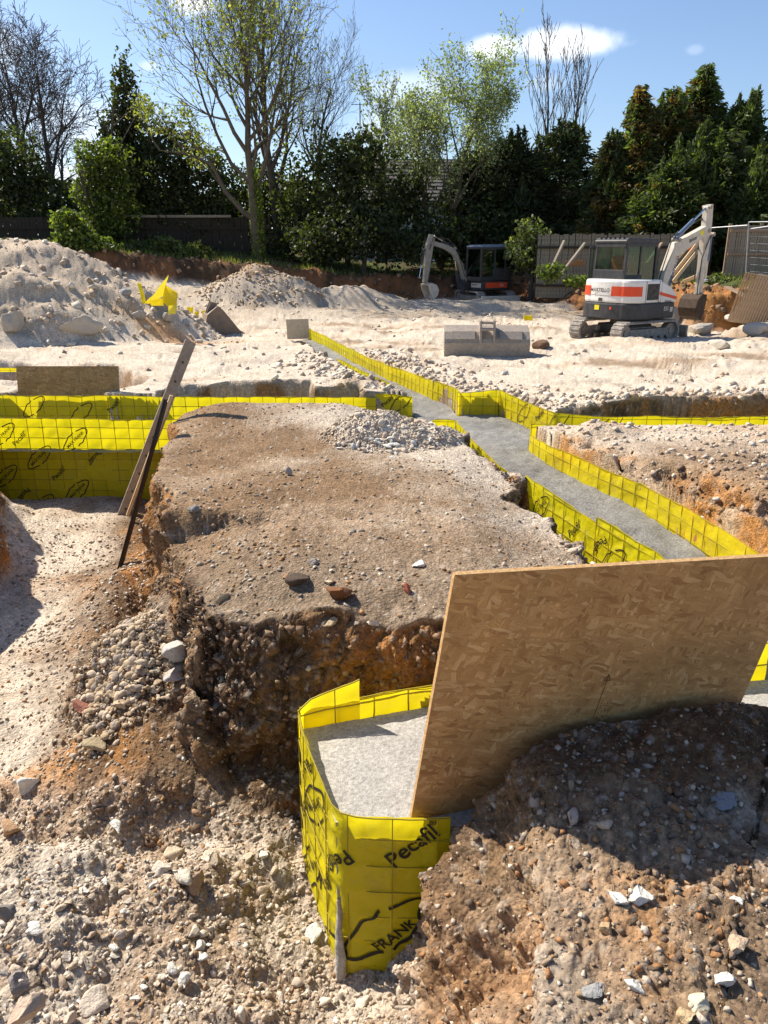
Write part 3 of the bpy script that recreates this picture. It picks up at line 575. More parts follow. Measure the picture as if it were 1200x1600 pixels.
# ------------------------------------------------------------------ yellow film formwork
class Wall:
    """A film wall along a polyline: film sheet bulging between wires, one wire mesh, printed marks. pts (x,y), tops and bottoms per point."""
    def __init__(s, pts, top, bot, cell=(.155, .112), side=1, bulge=.006, wave=.012, seed=0, step=None):
        s.p = np.array(pts, float); seg = np.hypot(*np.diff(s.p, axis=0).T); s.cum = np.concatenate([[0], np.cumsum(seg)]); s.L = s.cum[-1]
        s.top = np.interp if False else (lambda q: np.interp(q, s.cum, np.broadcast_to(top, (len(s.p),))))
        s.bot = lambda q: np.interp(q, s.cum, np.broadcast_to(bot, (len(s.p),)))
        s.cell = cell; s.side = side; s.bulge = bulge; s.wave = wave; s.seed = seed; s.step = step
        # smoothed centreline
        q = np.linspace(0, s.L, max(40, int(s.L / .02))); cx = np.interp(q, s.cum, s.p[:, 0]); cy = np.interp(q, s.cum, s.p[:, 1])
        k = 3
        for _ in range(k):
            cx[1:-1] = (cx[:-2] + 2 * cx[1:-1] + cx[2:]) / 4; cy[1:-1] = (cy[:-2] + 2 * cy[1:-1] + cy[2:]) / 4
        s.q, s.cx, s.cy = q, cx, cy; tx, ty = np.gradient(cx, q), np.gradient(cy, q); l = np.hypot(tx, ty); s.tx, s.ty = tx / l, ty / l
    def at(s, u, z, off=0, film=True):
        u = np.asarray(u, float); z = np.asarray(z, float)
        x = np.interp(u, s.q, s.cx); y = np.interp(u, s.q, s.cy); tx = np.interp(u, s.q, s.tx); ty = np.interp(u, s.q, s.ty)
        o = s.wave * fbm2(u * 1.0 + 7 * s.seed, z * 1.0, 1.3, 3, 600 + s.seed) + off
        if film:
            a = np.sin(np.pi * u / s.cell[0]) ** 2; b = np.sin(np.pi * (z - .02) / s.cell[1]) ** 2
            o = o - s.side * (1 - s.bulge * 0) * s.bulge * (np.sqrt(a * b) * (.6 + .8 * vn2(u / s.cell[0] * .9, z / s.cell[1] * .9, 610 + s.seed)))
            o = o + .0035 * fbm2(u, z, 16, 3, 620 + s.seed) + .006 * fbm2(u, z, 5, 2, 625 + s.seed)
        return np.stack([x + ty * o, y - tx * o, z], -1)
    def ztop(s, u):
        u = np.asarray(u, float)
        return s.top(u) + .010 * fbm2(u, u * 0, 2.2, 3, 630 + s.seed) + .004 * fbm2(u, u * 0 + 5, 14, 2, 640 + s.seed)
    def build(s, label, film='film', group=None, fine=.014, wires=True, wr=.0028, name='film_formwork'):
        nu = max(4, int(s.L / fine)); nv = max(3, int((s.top(0) - s.bot(0)) / fine))
        U, Vv = np.meshgrid(np.linspace(0, s.L, nu + 1), np.linspace(0, 1, nv + 1), indexing='ij')
        Zz = s.bot(U) + (s.ztop(U) - s.bot(U)) * Vv
        P = s.at(U, Zz).reshape(-1, 3); c0 = P.mean(0); c0[2] = P[:, 2].min()
        i = np.arange((nu + 1) * (nv + 1)).reshape(nu + 1, nv + 1); F = np.stack([i[:-1, :-1], i[1:, :-1], i[1:, 1:], i[:-1, 1:]], -1).reshape(-1, 4)
        root = empty(name, c0); tag(root, label, 'formwork', group); s.root = root; s.c0 = c0
        mk('film_sheet', P - c0, F, M[film], root, smooth=True)
        if wires:
            mb = MB()
            for u in np.arange(s.cell[0] * .02 + .003, s.L, s.cell[0]):
                zz = np.arange(float(s.bot(u)), float(s.ztop(u)) - .004, .11); zz = np.append(zz, float(s.ztop(u)) - .004)
                pp = s.at(np.full(len(zz), u), zz, s.side * .0015, False) - c0
                for a, b in zip(pp[:-1], pp[1:]): mb.tube(a, b, wr, wr, 4, False)
            z = math.floor(float(s.top(0)) / s.cell[1]) * s.cell[1] + .02
            if z > s.top(0) - .01: z -= s.cell[1]
            while z > s.bot(0).min() if hasattr(s.bot(0), 'min') else z > s.bot(0):
                uu = np.append(np.arange(0, s.L, .12), s.L); m = s.ztop(uu) > z
                pp = s.at(uu, np.full(len(uu), z), s.side * .0015, False) - c0
                for k in range(len(uu) - 1):
                    if m[k] and m[k + 1]: mb.tube(pp[k], pp[k + 1], wr, wr, 4, False)
                z -= s.cell[1]
            uu = np.append(np.arange(0, s.L, .06), s.L); pp = s.at(uu, s.ztop(uu), 0, False) - c0
            for k in range(len(uu) - 1): mb.tube(pp[k], pp[k + 1], wr * 1.2, wr * 1.2, 4, False)
            mb.obj('wire_mesh', M['wire'], root)
        return root
    def prints(s, items, off=.004):
        """items: (kind, u, z, size, angle_deg, mirrored)"""
        for kind, u, z, size, ang, mir in items:
            V2, F2 = TEXT(kind) if kind in ('Pecafil®', 'MAX FRANK', 'FRANK') else LOGO
            V2 = V2 * size; a = R(ang); c, sn = math.cos(a), math.sin(a)
            if mir: V2 = V2 * np.array([-1, 1])
            uu = u + (V2[:, 0] * c - V2[:, 1] * sn) * s.dir; zz = z + V2[:, 0] * sn + V2[:, 1] * c
            ok = (uu > .004) & (uu < s.L - .004) & (zz < s.ztop(np.clip(uu, 0, s.L)) - .004) & (zz > s.bot(np.clip(uu, 0, s.L)))
            F3 = [f for f in F2 if all(ok[i] for i in f)]
            if not F3: continue
            P = s.at(np.clip(uu, 0, s.L), zz, s.side * off) - s.c0
            mk('printed_mark' if kind == 'logo' else 'printed_lettering', P, F3, M['ink'], s.root)
    dir = 1
_tc = {}
def TEXT(txt, shear=0, res=3, fine=True):
    if txt in _tc: return _tc[txt]
    if txt == 'Pecafil®':
        a, fa_ = TEXT('Pecafil'); b, fb = TEXT('®'); b = b * .38 + np.array([a[:, 0].max() + .16, .33]); _tc[txt] = (np.concatenate([a, b]), fa_ + [tuple(i + len(a) for i in f) for f in fb]); return _tc[txt]
    cu = bpy.data.curves.new('lettering', 'FONT'); cu.body = txt; cu.align_x = 'CENTER'; cu.align_y = 'CENTER'; cu.size = 1; cu.offset = .016; cu.resolution_u = res; cu.fill_mode = 'FRONT'
    ob = bpy.data.objects.new('lettering', cu); COL.objects.link(ob); dg = bpy.context.evaluated_depsgraph_get(); me = bpy.data.meshes.new_from_object(ob.evaluated_get(dg))
    bm = bmesh.new(); bm.from_mesh(me)
    bmesh.ops.triangulate(bm, faces=bm.faces)
    if fine:
        for _ in range(3):
            le = [e for e in bm.edges if e.calc_length() > .12]
            if not le: break
            bmesh.ops.subdivide_edges(bm, edges=le, cuts=1, use_grid_fill=False); bmesh.ops.triangulate(bm, faces=bm.faces)
    V = np.array([v.co[:2] for v in bm.verts]); F = [tuple(v.index for v in f.verts) for f in bm.faces]; bm.free()
    bpy.data.objects.remove(ob); _tc[txt] = (V, F); return V, F
def stroke(pts, wd):
    p = np.array(pts, float); 
    t = np.gradient(p, axis=0); l = np.hypot(*t.T); n = np.stack([-t[:, 1], t[:, 0]], 1) / l[:, None]
    V = np.concatenate([p + n * wd / 2, p - n * wd / 2]); k = len(p)
    return V, [(i, i + 1, k + i + 1, k + i) for i in range(k - 1)]
def make_logo():
    # an open bone-shaped outline in two strokes, rounded at both ends and pinched in the middle
    t = np.linspace(0, 1, 40); Vs, Fs = [], []; b = 0
    def bone(a):
        r = .46 + .13 * np.cos(2 * a) + .05 * np.cos(4 * a); return np.stack([1.12 * r * np.cos(a), .78 * (r - .10 * np.cos(2 * a)) * np.sin(a) * (1 - .32 * np.exp(-(np.cos(a) / .35) ** 2))], 1)
    for a0, a1 in ((R(70), R(232)), (R(252), R(412))):
        V, F = stroke(bone(a0 + (a1 - a0) * t), .045); Vs.append(V); Fs += [tuple(i + b for i in f) for f in F]; b += len(V)
    return np.concatenate(Vs), Fs
LOGO = make_logo()

# near box: left flank and front in one sheet, back sheet with a taller flap
w1 = Wall([(-.352, 2.70), (-.318, 2.55), (-.182, 2.18), (-.160, 2.145), (-.11, 2.128), (.05, 2.12), (.225, 2.118)], [-.075, -.09, -.12, -.12, -.12, -.12, -.12], -.95, side=1, bulge=.010, wave=.006, seed=1)
w1.build('yellow film formwork wrapped round the near corner of the pale concrete, left flank rippled', fine=.010, wr=.0024)
w1.dir = 1
w1.prints([('Pecafil®', .85, -.23, .085, 42, 0), ('logo', .76, -.60, .28, 42, 0), ('FRANK', .79, -.625, .062, 42, 0), ('logo', 1.02, -.42, .26, 42, 0), ('logo', .30, -.30, .26, 42, 0), ('MAX FRANK', .30, -.30, .05, 42, 0),
           ('Pecafil®', .42, -.56, .08, 42, 0), ('Pecafil®', .17, -.22, .08, 222, 0), ('logo', .20, -.68, .26, 42, 0), ('MAX FRANK', .2, -.68, .05, 42, 0), ('Pecafil®', .56, -.34, .08, 222, 0), ('logo', .47, -.83, .26, 42, 0), ('Pecafil®', .1, -.48, .08, 42, 0)])
w1b = Wall([(-.345, 2.715), (-.2, 2.76), (.19, 2.885), (.6, 2.935), (1.75, 3.105)], [-.07, -.075, -.08, -.07, .03], -.5, side=-1, seed=2, wave=.008)
w1b.build('yellow film formwork along the back edge of the pale footing, passing behind the leaning board', fine=.02)
w1c = Wall([(-.35, 2.69), (-.30, 2.722), (-.10, 2.778)], [-.065, -.03, .02], -.2, side=1, seed=3, wave=.01)
w1c.build('short raised flap of yellow film standing at the back left corner of the near footing', fine=.012)
# grey mortar stuck down the near corner
q_, t_ = np.meshgrid(np.linspace(0, 1, 26), np.linspace(0, 2 * np.pi, 13)[:-1], indexing='ij')
rad = (.008 + .026 * q_ ** .8) * (1 + .45 * fbm2(q_ * 6, t_, 1.2, 3, 71)) ; zz_ = -.47 - .5 * q_
Pm = np.stack([-.158 - .004 * q_ + rad * np.cos(t_) * .8, 2.136 - .004 * q_ + rad * np.sin(t_) * .8, zz_], -1)
im = np.arange(26 * 12).reshape(26, 12); Fm = np.stack([im[:-1], im[1:], np.roll(im, -1, 1)[1:], np.roll(im, -1, 1)[:-1]], -1).reshape(-1, 4)
mo = mk('mortar_smear', Pm.reshape(-1, 3), Fm, M['conc_light'], smooth=True); tag(mo, 'grey run of dried mortar down the near corner of the yellow formwork', 'mortar')
# left trench
w2 = Wall([(-6.5, 8.12), (-3.5, 8.10), (-2.0, 8.02), (-1.2, 7.96), (.0, 7.9), (.5, 7.86)], [.0, .0, -.005, .06, .03, -.02], [-.95, -.95, -.95, -.6, -.6, -.6], cell=(.157, .117), side=1, seed=4, bulge=.007, wave=.01)
w2.build('long printed yellow film formwork on the near side of the left trench', fine=.022, wr=.0035)
def uof(wl, X): return float(np.interp(X, wl.cx, wl.q))
pr = []
for px, py, kd, ang in ((118, 687, 'logo', 42), (61, 715, 'logo', 42), (8, 745, 'logo', 42), (121, 767, 'logo', 42), (66, 790, 'logo', 42), (3, 680, 'logo', 42), (29, 687, 'Pecafil®', 42), (91, 741, 'Pecafil®', 42), (149, 713, 'Pecafil®', 222), (37, 772, 'Pecafil®', 222)):
    q = AT(px, py, 8.09)
    if kd == 'logo': pr += [('logo', uof(w2, q.x), q.z, .25, ang, 0), ('MAX FRANK', uof(w2, q.x), q.z, .046, ang, 0)]
    else: pr.append((kd, uof(w2, q.x), q.z, .072, ang, 0))
w2.prints(pr, .006)
w3 = Wall([(-6.5, 9.27), (-3.0, 9.27), (-.1, 9.27)], [.03, .03, .0], -.4, cell=(.157, .117), side=1, seed=5)
w3.build('yellow film formwork along the far side of the left trench, half in shade', fine=.03, wr=.0035)
q1 = AT(52, 636, 9.25); q2 = AT(125, 640, 9.25)
w3.prints([('logo', uof(w3, q1.x), q1.z, .25, 42, 0), ('logo', uof(w3, q2.x), q2.z - .05, .25, 42, 0), ('Pecafil®', uof(w3, q2.x + .4), -.1, .072, 42, 0)], .006)
w3b = Wall([(-.12, 9.29), (.1, 9.28), (.345, 9.25)], [.045, .05, .03], -.4, cell=(.157, .117), side=1, seed=6)
w3b.build('short yellow film panel facing the camera where the left trench meets the long diagonal one', fine=.02, wr=.003)
w3b.prints([('logo', .33, -.05, .24, 42, 0), ('Pecafil®', .16, -.04, .07, 42, 0)], .006)
w4 = Wall([(-.74, 12.3), (-.55, 11.6), (-.25, 10.62), (.02, 9.95), (.10, 9.7)], [.08, .10, .11, .11, .10], -.35, side=1, seed=7)
w4.build('low yellow film strip on the left edge of the far diagonal trench', fine=.04, wr=.003)
w5 = Wall([(-1.72, 18.0), (-1.1, 15.9), (-.507, 13.8), (.0, 12.2), (.417, 10.95), (.86, 9.72), (.89, 9.26)], [.02, .0, .0, .02, .04, .06, .07], -.35, side=1, seed=8, wave=.03)
w5.build('long yellow film formwork running away along the right edge of the far diagonal trench', fine=.04, wr=.003)
w6 = Wall([(.885, 9.255), (1.15, 9.27), (1.385, 9.25)], [.075, .075, .10], -.35, side=1, seed=9)
w6.build('yellow film panel facing the camera at the bend of the diagonal trench', fine=.02, wr=.003)
w7 = Wall([(1.39, 9.26), (1.58, 8.72), (1.82, 8.13), (2.36, 7.94), (4.0, 7.97), (6.4, 8.2)], [.10, .07, .06, .05, .04, .04], -.4, side=1, seed=10, wave=.015)
w7.build('yellow film formwork curving right from the bend into the shaded right-hand trench', fine=.04, wr=.003)
w7.prints([('logo', .62, -.06, .24, 42, 0), ('logo', 1.25, -.04, .22, 42, 0), ('Pecafil®', .95, -.02, .07, 42, 0), ('logo', 1.8, -.04, .22, 42, 0)], .006)
w8 = Wall([(1.47, 7.58), (1.7, 7.56), (2.6, 7.5), (6.4, 7.34)], [.045, .05, .03, .0], -.4, side=1, seed=11)
w8.build('yellow film strip marked with a green stripe at the right-hand trench mouth', fine=.03, wr=.003)
gs = mk('paint_stripe', (np.array(w8.at(np.array([.15, .19, .19, .15]), np.array([-.3, -.3, .04, .04]), .008)) - w8.c0), [(0, 1, 2, 3)], mat('green_paint', (.02, .25, .12), .5), w8.root)
w9 = Wall([(1.44, 7.50), (1.46, 7.35), (1.52, 7.1), (1.75, 6.28), (1.98, 5.63), (2.09, 5.09), (2.2, 4.27), (2.28, 3.16)], [-.03, -.03, -.02, .0, .0, .01, .01, .01], -.4, side=1, seed=12, wave=.02)
w9.build('long yellow film formwork right of the near diagonal trench, below the brown bank', fine=.022, film='film', wr=.0026)
w9.prints([('logo', 3.35, -.1, .2, 42, 0)], .006)
w10 = Wall([(.50, 7.84), (.62, 7.83), (.735, 7.82)], [.05, .05, .05], -.35, side=1, seed=13)
w10.build('small yellow film panel facing the camera behind the white rubble pile', fine=.02)
w11 = Wall([(.74, 7.82), (.80, 7.0), (.86, 6.6), (.96, 6.15), (1.06, 5.85)], [.05, .05, .04, .02, -.02], -.35, side=1, seed=14)
w11.build('curving yellow film edge beside the concrete, right of the white rubble pile', fine=.025)
w12 = Wall([(1.10, 5.72), (1.2, 5.35), (1.36, 4.8), (1.40, 4.66)], [.05, .04, .03, .03], -.45, side=1, seed=15, wave=.012)
w12.build('yellow film formwork bulging beside the dark hollow at the right edge of the brown block', fine=.016)
w12.prints([('logo', .28, -.12, .22, 42, 0), ('MAX FRANK', .28, -.12, .042, 42, 0), ('Pecafil®', .78, -.12, .075, 42, 0)], .006)
w13 = Wall([(1.375, 4.70), (1.55, 4.11), (1.66, 3.6), (1.74, 3.12)], [.07, .06, .05, .05], -.45, side=1, seed=16, wave=.01)
w13.build('yellow film formwork running in behind the top of the leaning board', fine=.016)
w13.prints([('logo', .22, -.16, .22, 42, 0), ('Pecafil®', .06, -.1, .07, 222, 0)], .006)
w14 = Wall([(-6.6, 11.4), (-5.9, 11.4), (-5.25, 11.42)], [.07, .07, .06], -.0, side=1, seed=17)
w14.build('small piece of yellow film showing above the earth at the far left', fine=.04)

# ------------------------------------------------------------------ boards, channel, planks
BL = Vector((.094, 2.171, -.138)); TL = Vector((.199, 2.009, .831)); TRc = Vector((1.369, 2.341, .759)); BR = Vector((1.265, 2.503, -.209))
ex = (TRc - TL).normalized(); ez0 = (TL - BL).normalized(); ey = ez0.cross(ex).normalized(); ez = ex.cross(ey).normalized()
Wd = (TRc - TL).length; Hd = 1.13
bo = TL - ez * Hd
root = bpy.data.objects.new('strand_board', None); COL.objects.link(root)
root.matrix_world = Matrix.Translation(bo) @ Matrix((ex, ey, ez)).transposed().to_4x4()
tag(root, 'large orange-brown strand board leaning over the near footing, bottom edge buried in the mound', 'board')
TH = .018
mb = MB(); mb.box((Wd / 2, 0, Hd / 2), (Wd, TH, Hd)); mb.obj('board_face', M['osb'], root)
eb = MB(); eb.box((Wd / 2, 0, Hd + .0005), (Wd + .002, TH - .001, .003)); eb.box((-.0005, 0, Hd / 2), (.003, TH - .001, Hd - .002)); eb.box((Wd + .0005, 0, Hd / 2), (.003, TH - .001, Hd - .002)); eb.obj('sawn_edge', M['osb_edge'], root)
camside = -1 if (root.matrix_world.to_3x3() @ Vector((0, -1, 0))).y < 0 else 1
def onboard(px, py):      # board coordinates under a picture direction
    r = ray(px, py); o = Vector((0, 0, CAMZ)); t = (bo - o).dot(ey) / r.dot(ey); p = o + r * t - bo; return p.dot(ex), p.dot(ez)
ink2 = mat('stamped_ink', (.10, .055, .025), .8)
def flat_on_board(V, F, name):
    P = np.stack([V[:, 0], np.full(len(V), camside * (TH / 2 + .0012)), V[:, 1]], -1); return mk(name, P, F, ink2, root)
a = np.array(onboard(925, 1118)); b = np.array(onboard(949, 1052)); dd = (b - a) / np.linalg.norm(b - a); nn = np.array([-dd[1], dd[0]])
Vs, Fs, k0 = [], [], 0
for p, q in ((a, b), (b + dd * .005, b - dd * .024 + nn * .013), (b + dd * .005, b - dd * .024 - nn * .013), (b - dd * .024 + nn * .013, b - dd * .024 - nn * .013)):
    V2, F2 = stroke([p, (p + q) / 2, q], .0022); Vs.append(V2); Fs += [tuple(i + k0 for i in f) for f in F2]; k0 += len(V2)
flat_on_board(np.concatenate(Vs), Fs, 'stamped_arrow')
# blurred rows of the maker's stamp, too faint to read
Vs, Fs, k0 = [], [], 0; rj = random.Random(5)
for row in range(4):
    st = a + nn * (-.012 - .012 * row) - dd * .06
    for j in range(16):
        if rj.random() < .35: continue
        p = st + dd * (.0085 * j); q = p + dd * rj.uniform(.002, .006) + nn * rj.uniform(-.002, .002); V2, F2 = stroke([p, (p + q) / 2, q], .004 * rj.uniform(.4, 1)); Vs.append(V2); Fs += [tuple(i + k0 for i in f) for f in F2]; k0 += len(V2)
flat_on_board(np.concatenate(Vs), Fs, 'faint_stamp')
# board at the far side of the left trench
p0 = AT(27, 622, 9.42); p1 = AT(186, 622, 9.42); top = AT(27, 572, 9.55); ang = R(8)
r2 = empty('strand_board', (p0.x, 9.40, -.35)); r2.rotation_euler = (-R(10), 0, 0); tag(r2, 'weathered strand board standing upright behind the yellow film of the left trench', 'board')
hh = (top.z + .35) / math.cos(R(10)) ; mb = MB(); mb.box(((p1.x - p0.x) / 2, 0, hh / 2), (p1.x - p0.x, .018, hh)); mb.obj('board_face', M['osb_far'], r2)
eb = MB(); eb.box(((p1.x - p0.x) / 2, 0, hh + .001), (p1.x - p0.x, .016, .004)); eb.obj('sawn_edge', M['osb_edge'], r2)
# small board closing the far end
p0 = AT(449, 523, 17.9); p1 = AT(484, 524, 17.9); pt = AT(449, 499, 17.9)
r3 = empty('strand_board', (p0.x, 17.9, p0.z - .1)); r3.rotation_euler = (0, R(-2), R(-6)); tag(r3, 'small pale board closing the far end of the diagonal trench', 'board')
mb = MB(); mb.box(((p1.x - p0.x) / 2, 0, (pt.z - p0.z + .1) / 2), (p1.x - p0.x, .03, pt.z - p0.z + .1)); mb.obj('board_face', mat('pale_board', (.48, .41, .31), .9, noise=[(20, (.33, .27, .2), .6)]), r3)
# perforated channel leaning at the block's corner
A0 = Vector((-2.71, 7.50, -.93)); A1 = Vector((-1.875, 7.60, .86))
zz = (A1 - A0).normalized(); L0 = (A1 - A0).length; xx = Vector((1, .25, 0)); xx = (xx - zz * xx.dot(zz)).normalized(); yy = zz.cross(xx)
r4 = bpy.data.objects.new('leaning_channel', None); COL.objects.link(r4); r4.matrix_world = Matrix.Translation(A0) @ Matrix((xx, yy, zz)).transposed().to_4x4()
tag(r4, 'long brown perforated channel leaning across the left end of the brown block', 'channel')
wb = .092; mb = MB()
# web built round its holes
hz_ = [.12 + .205 * k for k in range(9)]; prev = 0
for h_ in hz_ + [None]:
    if h_ is None: mb.box((0, 0, (prev + L0) / 2), (wb, .006, L0 - prev)); break
    mb.box((0, 0, (prev + h_ - .011) / 2), (wb, .006, h_ - .011 - prev)); mb.box((-wb / 4 - .0055, 0, h_), (wb / 2 - .011, .006, .022)); mb.box((wb / 4 + .0055, 0, h_), (wb / 2 - .011, .006, .022)); prev = h_ + .011
mb.obj('web', M['steel'], r4)
for sgn in (-1, 1):
    f_ = MB(); f_.box((sgn * (wb / 2 + .0035), .028, L0 / 2), (.006, .062, L0 - .01)); f_.obj('flange', M['steel'], r4)
bk = MB(); bk.box((0, .008, L0 / 2), (.04, .003, L0 - .1)); bk.obj('hole_backing', M['black'], r4)  # black strip set behind the web's holes
def plank(name, a, b, wd, th, m, label, upv=(0, 0, 1), cat='plank', group=None, bev=.002):
    a = Vector(a); b = Vector(b); mb = MB(); mid = (a + b) / 2; mb.beam(a - mid, b - mid, wd, th, upv); o = mb.obj(name, m, None, bevel=bev); o.location = mid
    return tag(o, label, cat, group)
plank('plank', (-2.27, 6.05, -.92), (-1.96, 6.86, .42), .022, .09, M['timber_dark'], 'dark stained plank seen edge-on, leaning in the gap left of the brown block', upv=(0, 1, .0))
a_ = AT(247, 690, 7.35); b_ = AT(268, 620, 7.42)
plank('batten', AT(196, 806, 7.30) + Vector((.02, 0, 0)), AT(268, 618, 7.45), .045, .03, M['timber_new'], 'thin pale batten tucked behind the leaning channel', cat='batten')
# old timber at the left rear
a_ = AT(138, 424, 26); b_ = AT(176, 432, 24.5)
plank('timber_baulk', a_, b_, .3, .3, M['timber'], 'short timber baulk lying on the slope behind the big spoil heap', cat='timber')

# ------------------------------------------------------------------ stones
def ico(sub):
    bm = bmesh.new(); bmesh.ops.create_icosphere(bm, subdivisions=sub, radius=1); bm.verts.ensure_lookup_table()
    V = np.array([v.co[:] for v in bm.verts]); F = np.array([[v.index for v in f.verts] for f in bm.faces]); bm.free(); return V, F
ICO = {k: ico(k) for k in (1, 2, 3, 4)}
def rock_shape(seed, sub, angular=1.0):
    V, F = ICO[sub]; r = np.random.default_rng(seed); V = V.copy()
    if angular > 0:
        for _ in range(int(7 + 6 * angular)):
            d = r.normal(size=3); d /= np.linalg.norm(d); lim = r.uniform(.30, .72); p = V @ d; V -= np.outer(np.clip(p - lim, 0, None) * angular, d)
    V *= 1 + (.10 * fbm3(V[:, 0] + seed, V[:, 1], V[:, 2], 1.3, 3, seed))[:, None]
    V *= np.array([r.uniform(.95, 1.35), r.uniform(.7, 1.0), r.uniform(.42, .8)]); return V.astype(np.float32), F
def bit_shape(seed):
    r = np.random.default_rng(seed)
    if seed % 2:
        V = np.array([(x, y, z) for x in (-1, 1) for y in (-1, 1) for z in (-1, 1)], float) * .62; F = np.array([(0, 1, 3), (0, 3, 2), (4, 6, 7), (4, 7, 5), (0, 4, 5), (0, 5, 1), (2, 3, 7), (2, 7, 6), (0, 2, 6), (0, 6, 4), (1, 5, 7), (1, 7, 3)])
    else:
        V = np.array([(1, 0, 0), (-1, 0, 0), (0, 1, 0), (0, -1, 0), (0, 0, 1), (0, 0, -1)], float); F = np.array([(0, 2, 4), (2, 1, 4), (1, 3, 4), (3, 0, 4), (2, 0, 5), (1, 2, 5), (3, 1, 5), (0, 3, 5)])
    V = V + r.normal(size=V.shape) * .17; return (V * np.array([r.uniform(.95, 1.3), r.uniform(.7, 1), r.uniform(.5, .85)])).astype(np.float32), F
VAR = {('t', k): bit_shape(900 + k) for k in range(10)}
VAR.update({('m', k): rock_shape(930 + k, 2, 1.0) for k in range(10)}); VAR.update({('p', k): rock_shape(950 + k, 2, .15) for k in range(8)})
def rotmats(n, nrm, tilt, r):
    a = r.uniform(0, 2 * np.pi, n); t = nrm + r.normal(size=(n, 3)) * tilt; t /= np.linalg.norm(t, axis=1, keepdims=True)
    x = np.stack([np.cos(a), np.sin(a), np.zeros(n)], 1); x = x - t * (x * t).sum(1)[:, None]; x /= np.linalg.norm(x, axis=1, keepdims=True) + 1e-9
    y = np.cross(t, x); return np.stack([x, y, t], -1)
PAL = {'chalk': ([.66, .57, .45], [.6, .48, .36], [.46, .36, .26], [.72, .65, .54], [.5, .42, .33]), 'tan': ([.55, .42, .27], [.46, .34, .21], [.6, .49, .36], [.36, .3, .24]),
       'mixed': ([.5, .39, .27], [.36, .25, .15], [.62, .54, .43], [.29, .25, .2], [.42, .24, .11]), 'dark': ([.24, .17, .12], [.34, .25, .17], [.48, .4, .32], [.14, .1, .07], [.38, .19, .08]), 'clod': ([.25, .165, .105], [.18, .115, .07], [.33, .21, .125])}
dcam = np.sqrt(gx ** 2 + gy ** 2 + (gz - CAMZ) ** 2)
def scatter(name, label, n, mask, kind, s0, s1, pal, embed=.25, power=2.5, seed=1, byview=1.0, tilt=.25):
    r = np.random.default_rng(seed); wg = fa * mask * infov / dcam ** byview; wg = wg / wg.sum()
    i = r.choice(len(fa), n, p=wg); nrm = fn[i]; s = s0 + (s1 - s0) * r.random(n) ** power
    u = r.random((n, 2)); P = fc_[i] + (u[:, :1] - .5) * e1_[i] * .7 + (u[:, 1:] - .5) * e2_[i] * .7
    Rm = rotmats(n, nrm, tilt, r); P = P + nrm * (s * (.5 - embed))[:, None]
    pc = np.array(PAL[pal]); base_c = pc[r.choice(len(pc), n)] * r.uniform(.8, 1.15, n)[:, None]
    Vs, Fs, Cs, b = [], [], [], 0; ks = r.integers(0, 8, n)
    for k in range(8):
        m = ks == k
        if not m.any(): continue
        Vv, Fv = VAR[(kind, k)]; q = np.einsum('nij,vj->nvi', Rm[m], Vv) * s[m][:, None, None] + P[m][:, None, :]; nv = len(Vv); c = m.sum()
        Vs.append(q.reshape(-1, 3)); Fs.append((Fv[None] + (np.arange(c) * nv)[:, None, None] + b).reshape(-1, 3)); Cs.append(np.repeat(base_c[m], nv, 0)); b += c * nv
    o = mk(name, np.concatenate(Vs), np.concatenate(Fs), M['stone'], smooth=(kind == 'p'), col=np.concatenate(Cs)); return tag(o, label, None, None, 'stuff')
bkd = sd(gx, gy, BANK); e1f = sd(gx, gy, E1); inE1 = e1f < -.05
near_f = gy < 2.9
rubF = inE1 & (gy < 2.75 - .15 * gx) & (gx > -2.6)
moundF = (gy < 2.55) & (gx > .1) & ~inE1
platF = (~inE1) & (gy > 2.85) & (gy < 9.1) & (gx > -2.4) & (gx < 1.6) & (fn[:, 2] > .6) & fin
cliffF = (gy > 2.6) & (gy < 7) & (gx > -2.8) & (gx < 1.7) & (fn[:, 2] < .6) & fin & (gz > -.8)
ledgeF = (gy > 2.9) & (gy < 4.3) & (gx > -1.5) & (gx < 1.0) & (gz > -.3) & fin
floorF = inE1 & (gy > 2.7) & (gx < -.3)
islF = (gx > 1.6) & (gy > 3.3) & (gy < 7.5) & fin
farF = (gy > 8.2) & (gy < 33) & fin & (bkd > .3) & ((fn[:, 2] > .55) | (gy > 14))
noise_f = fbm2(gx, gy, 1.1, 3, 777)
scatter('chalk_rubble', 'pale chalk rubble covering the ground at the bottom left', 13000, rubF * 1., 't', .002, .014, 'chalk', seed=11, byview=1.5)
scatter('chalk_rubble', 'coarser chalk rubble among the finer bits at the bottom left', 1000, rubF * ss(-.3, .3, noise_f), 'm', .008, .034, 'chalk', seed=12, byview=1.2, power=4)
scatter('gravel', 'brown and grey gravel mixed into the rubble at the bottom left', 3500, rubF * 1., 't', .003, .015, 'mixed', seed=13, byview=1.5)
scatter('gravel', 'gravel and clods on the foreground mound', 6000, moundF * 1., 't', .002, .011, 'mixed', seed=14, byview=1.2, power=4)
scatter('soil_crumbs', 'dark soil crumbs on the foreground mound', 8000, moundF * (.3 + ss(-.3, .5, fbm2(gx, gy, 2.6, 3, 210))), 't', .0025, .017, 'dark', seed=15, byview=1.2, power=6)
scatter('gravel', 'fine gravel trodden into the brown block', 7500, platF * (.3 + ss(-.2, .5, noise_f)), 't', .0025, .016, 'mixed', seed=16, byview=1.6, power=6)
scatter('gravel', 'rounded flint gravel on the crumbling near edge of the brown block', 1100, ledgeF * (.15 + ss(-.1, .5, noise_f)), 'm', .004, .022, 'mixed', seed=17, byview=1, power=6)
scatter('soil_crumbs', 'crumbs of soil on the cut faces of the brown block', 6500, cliffF * 1., 't', .004, .026, 'clod', seed=18, byview=1, power=4)
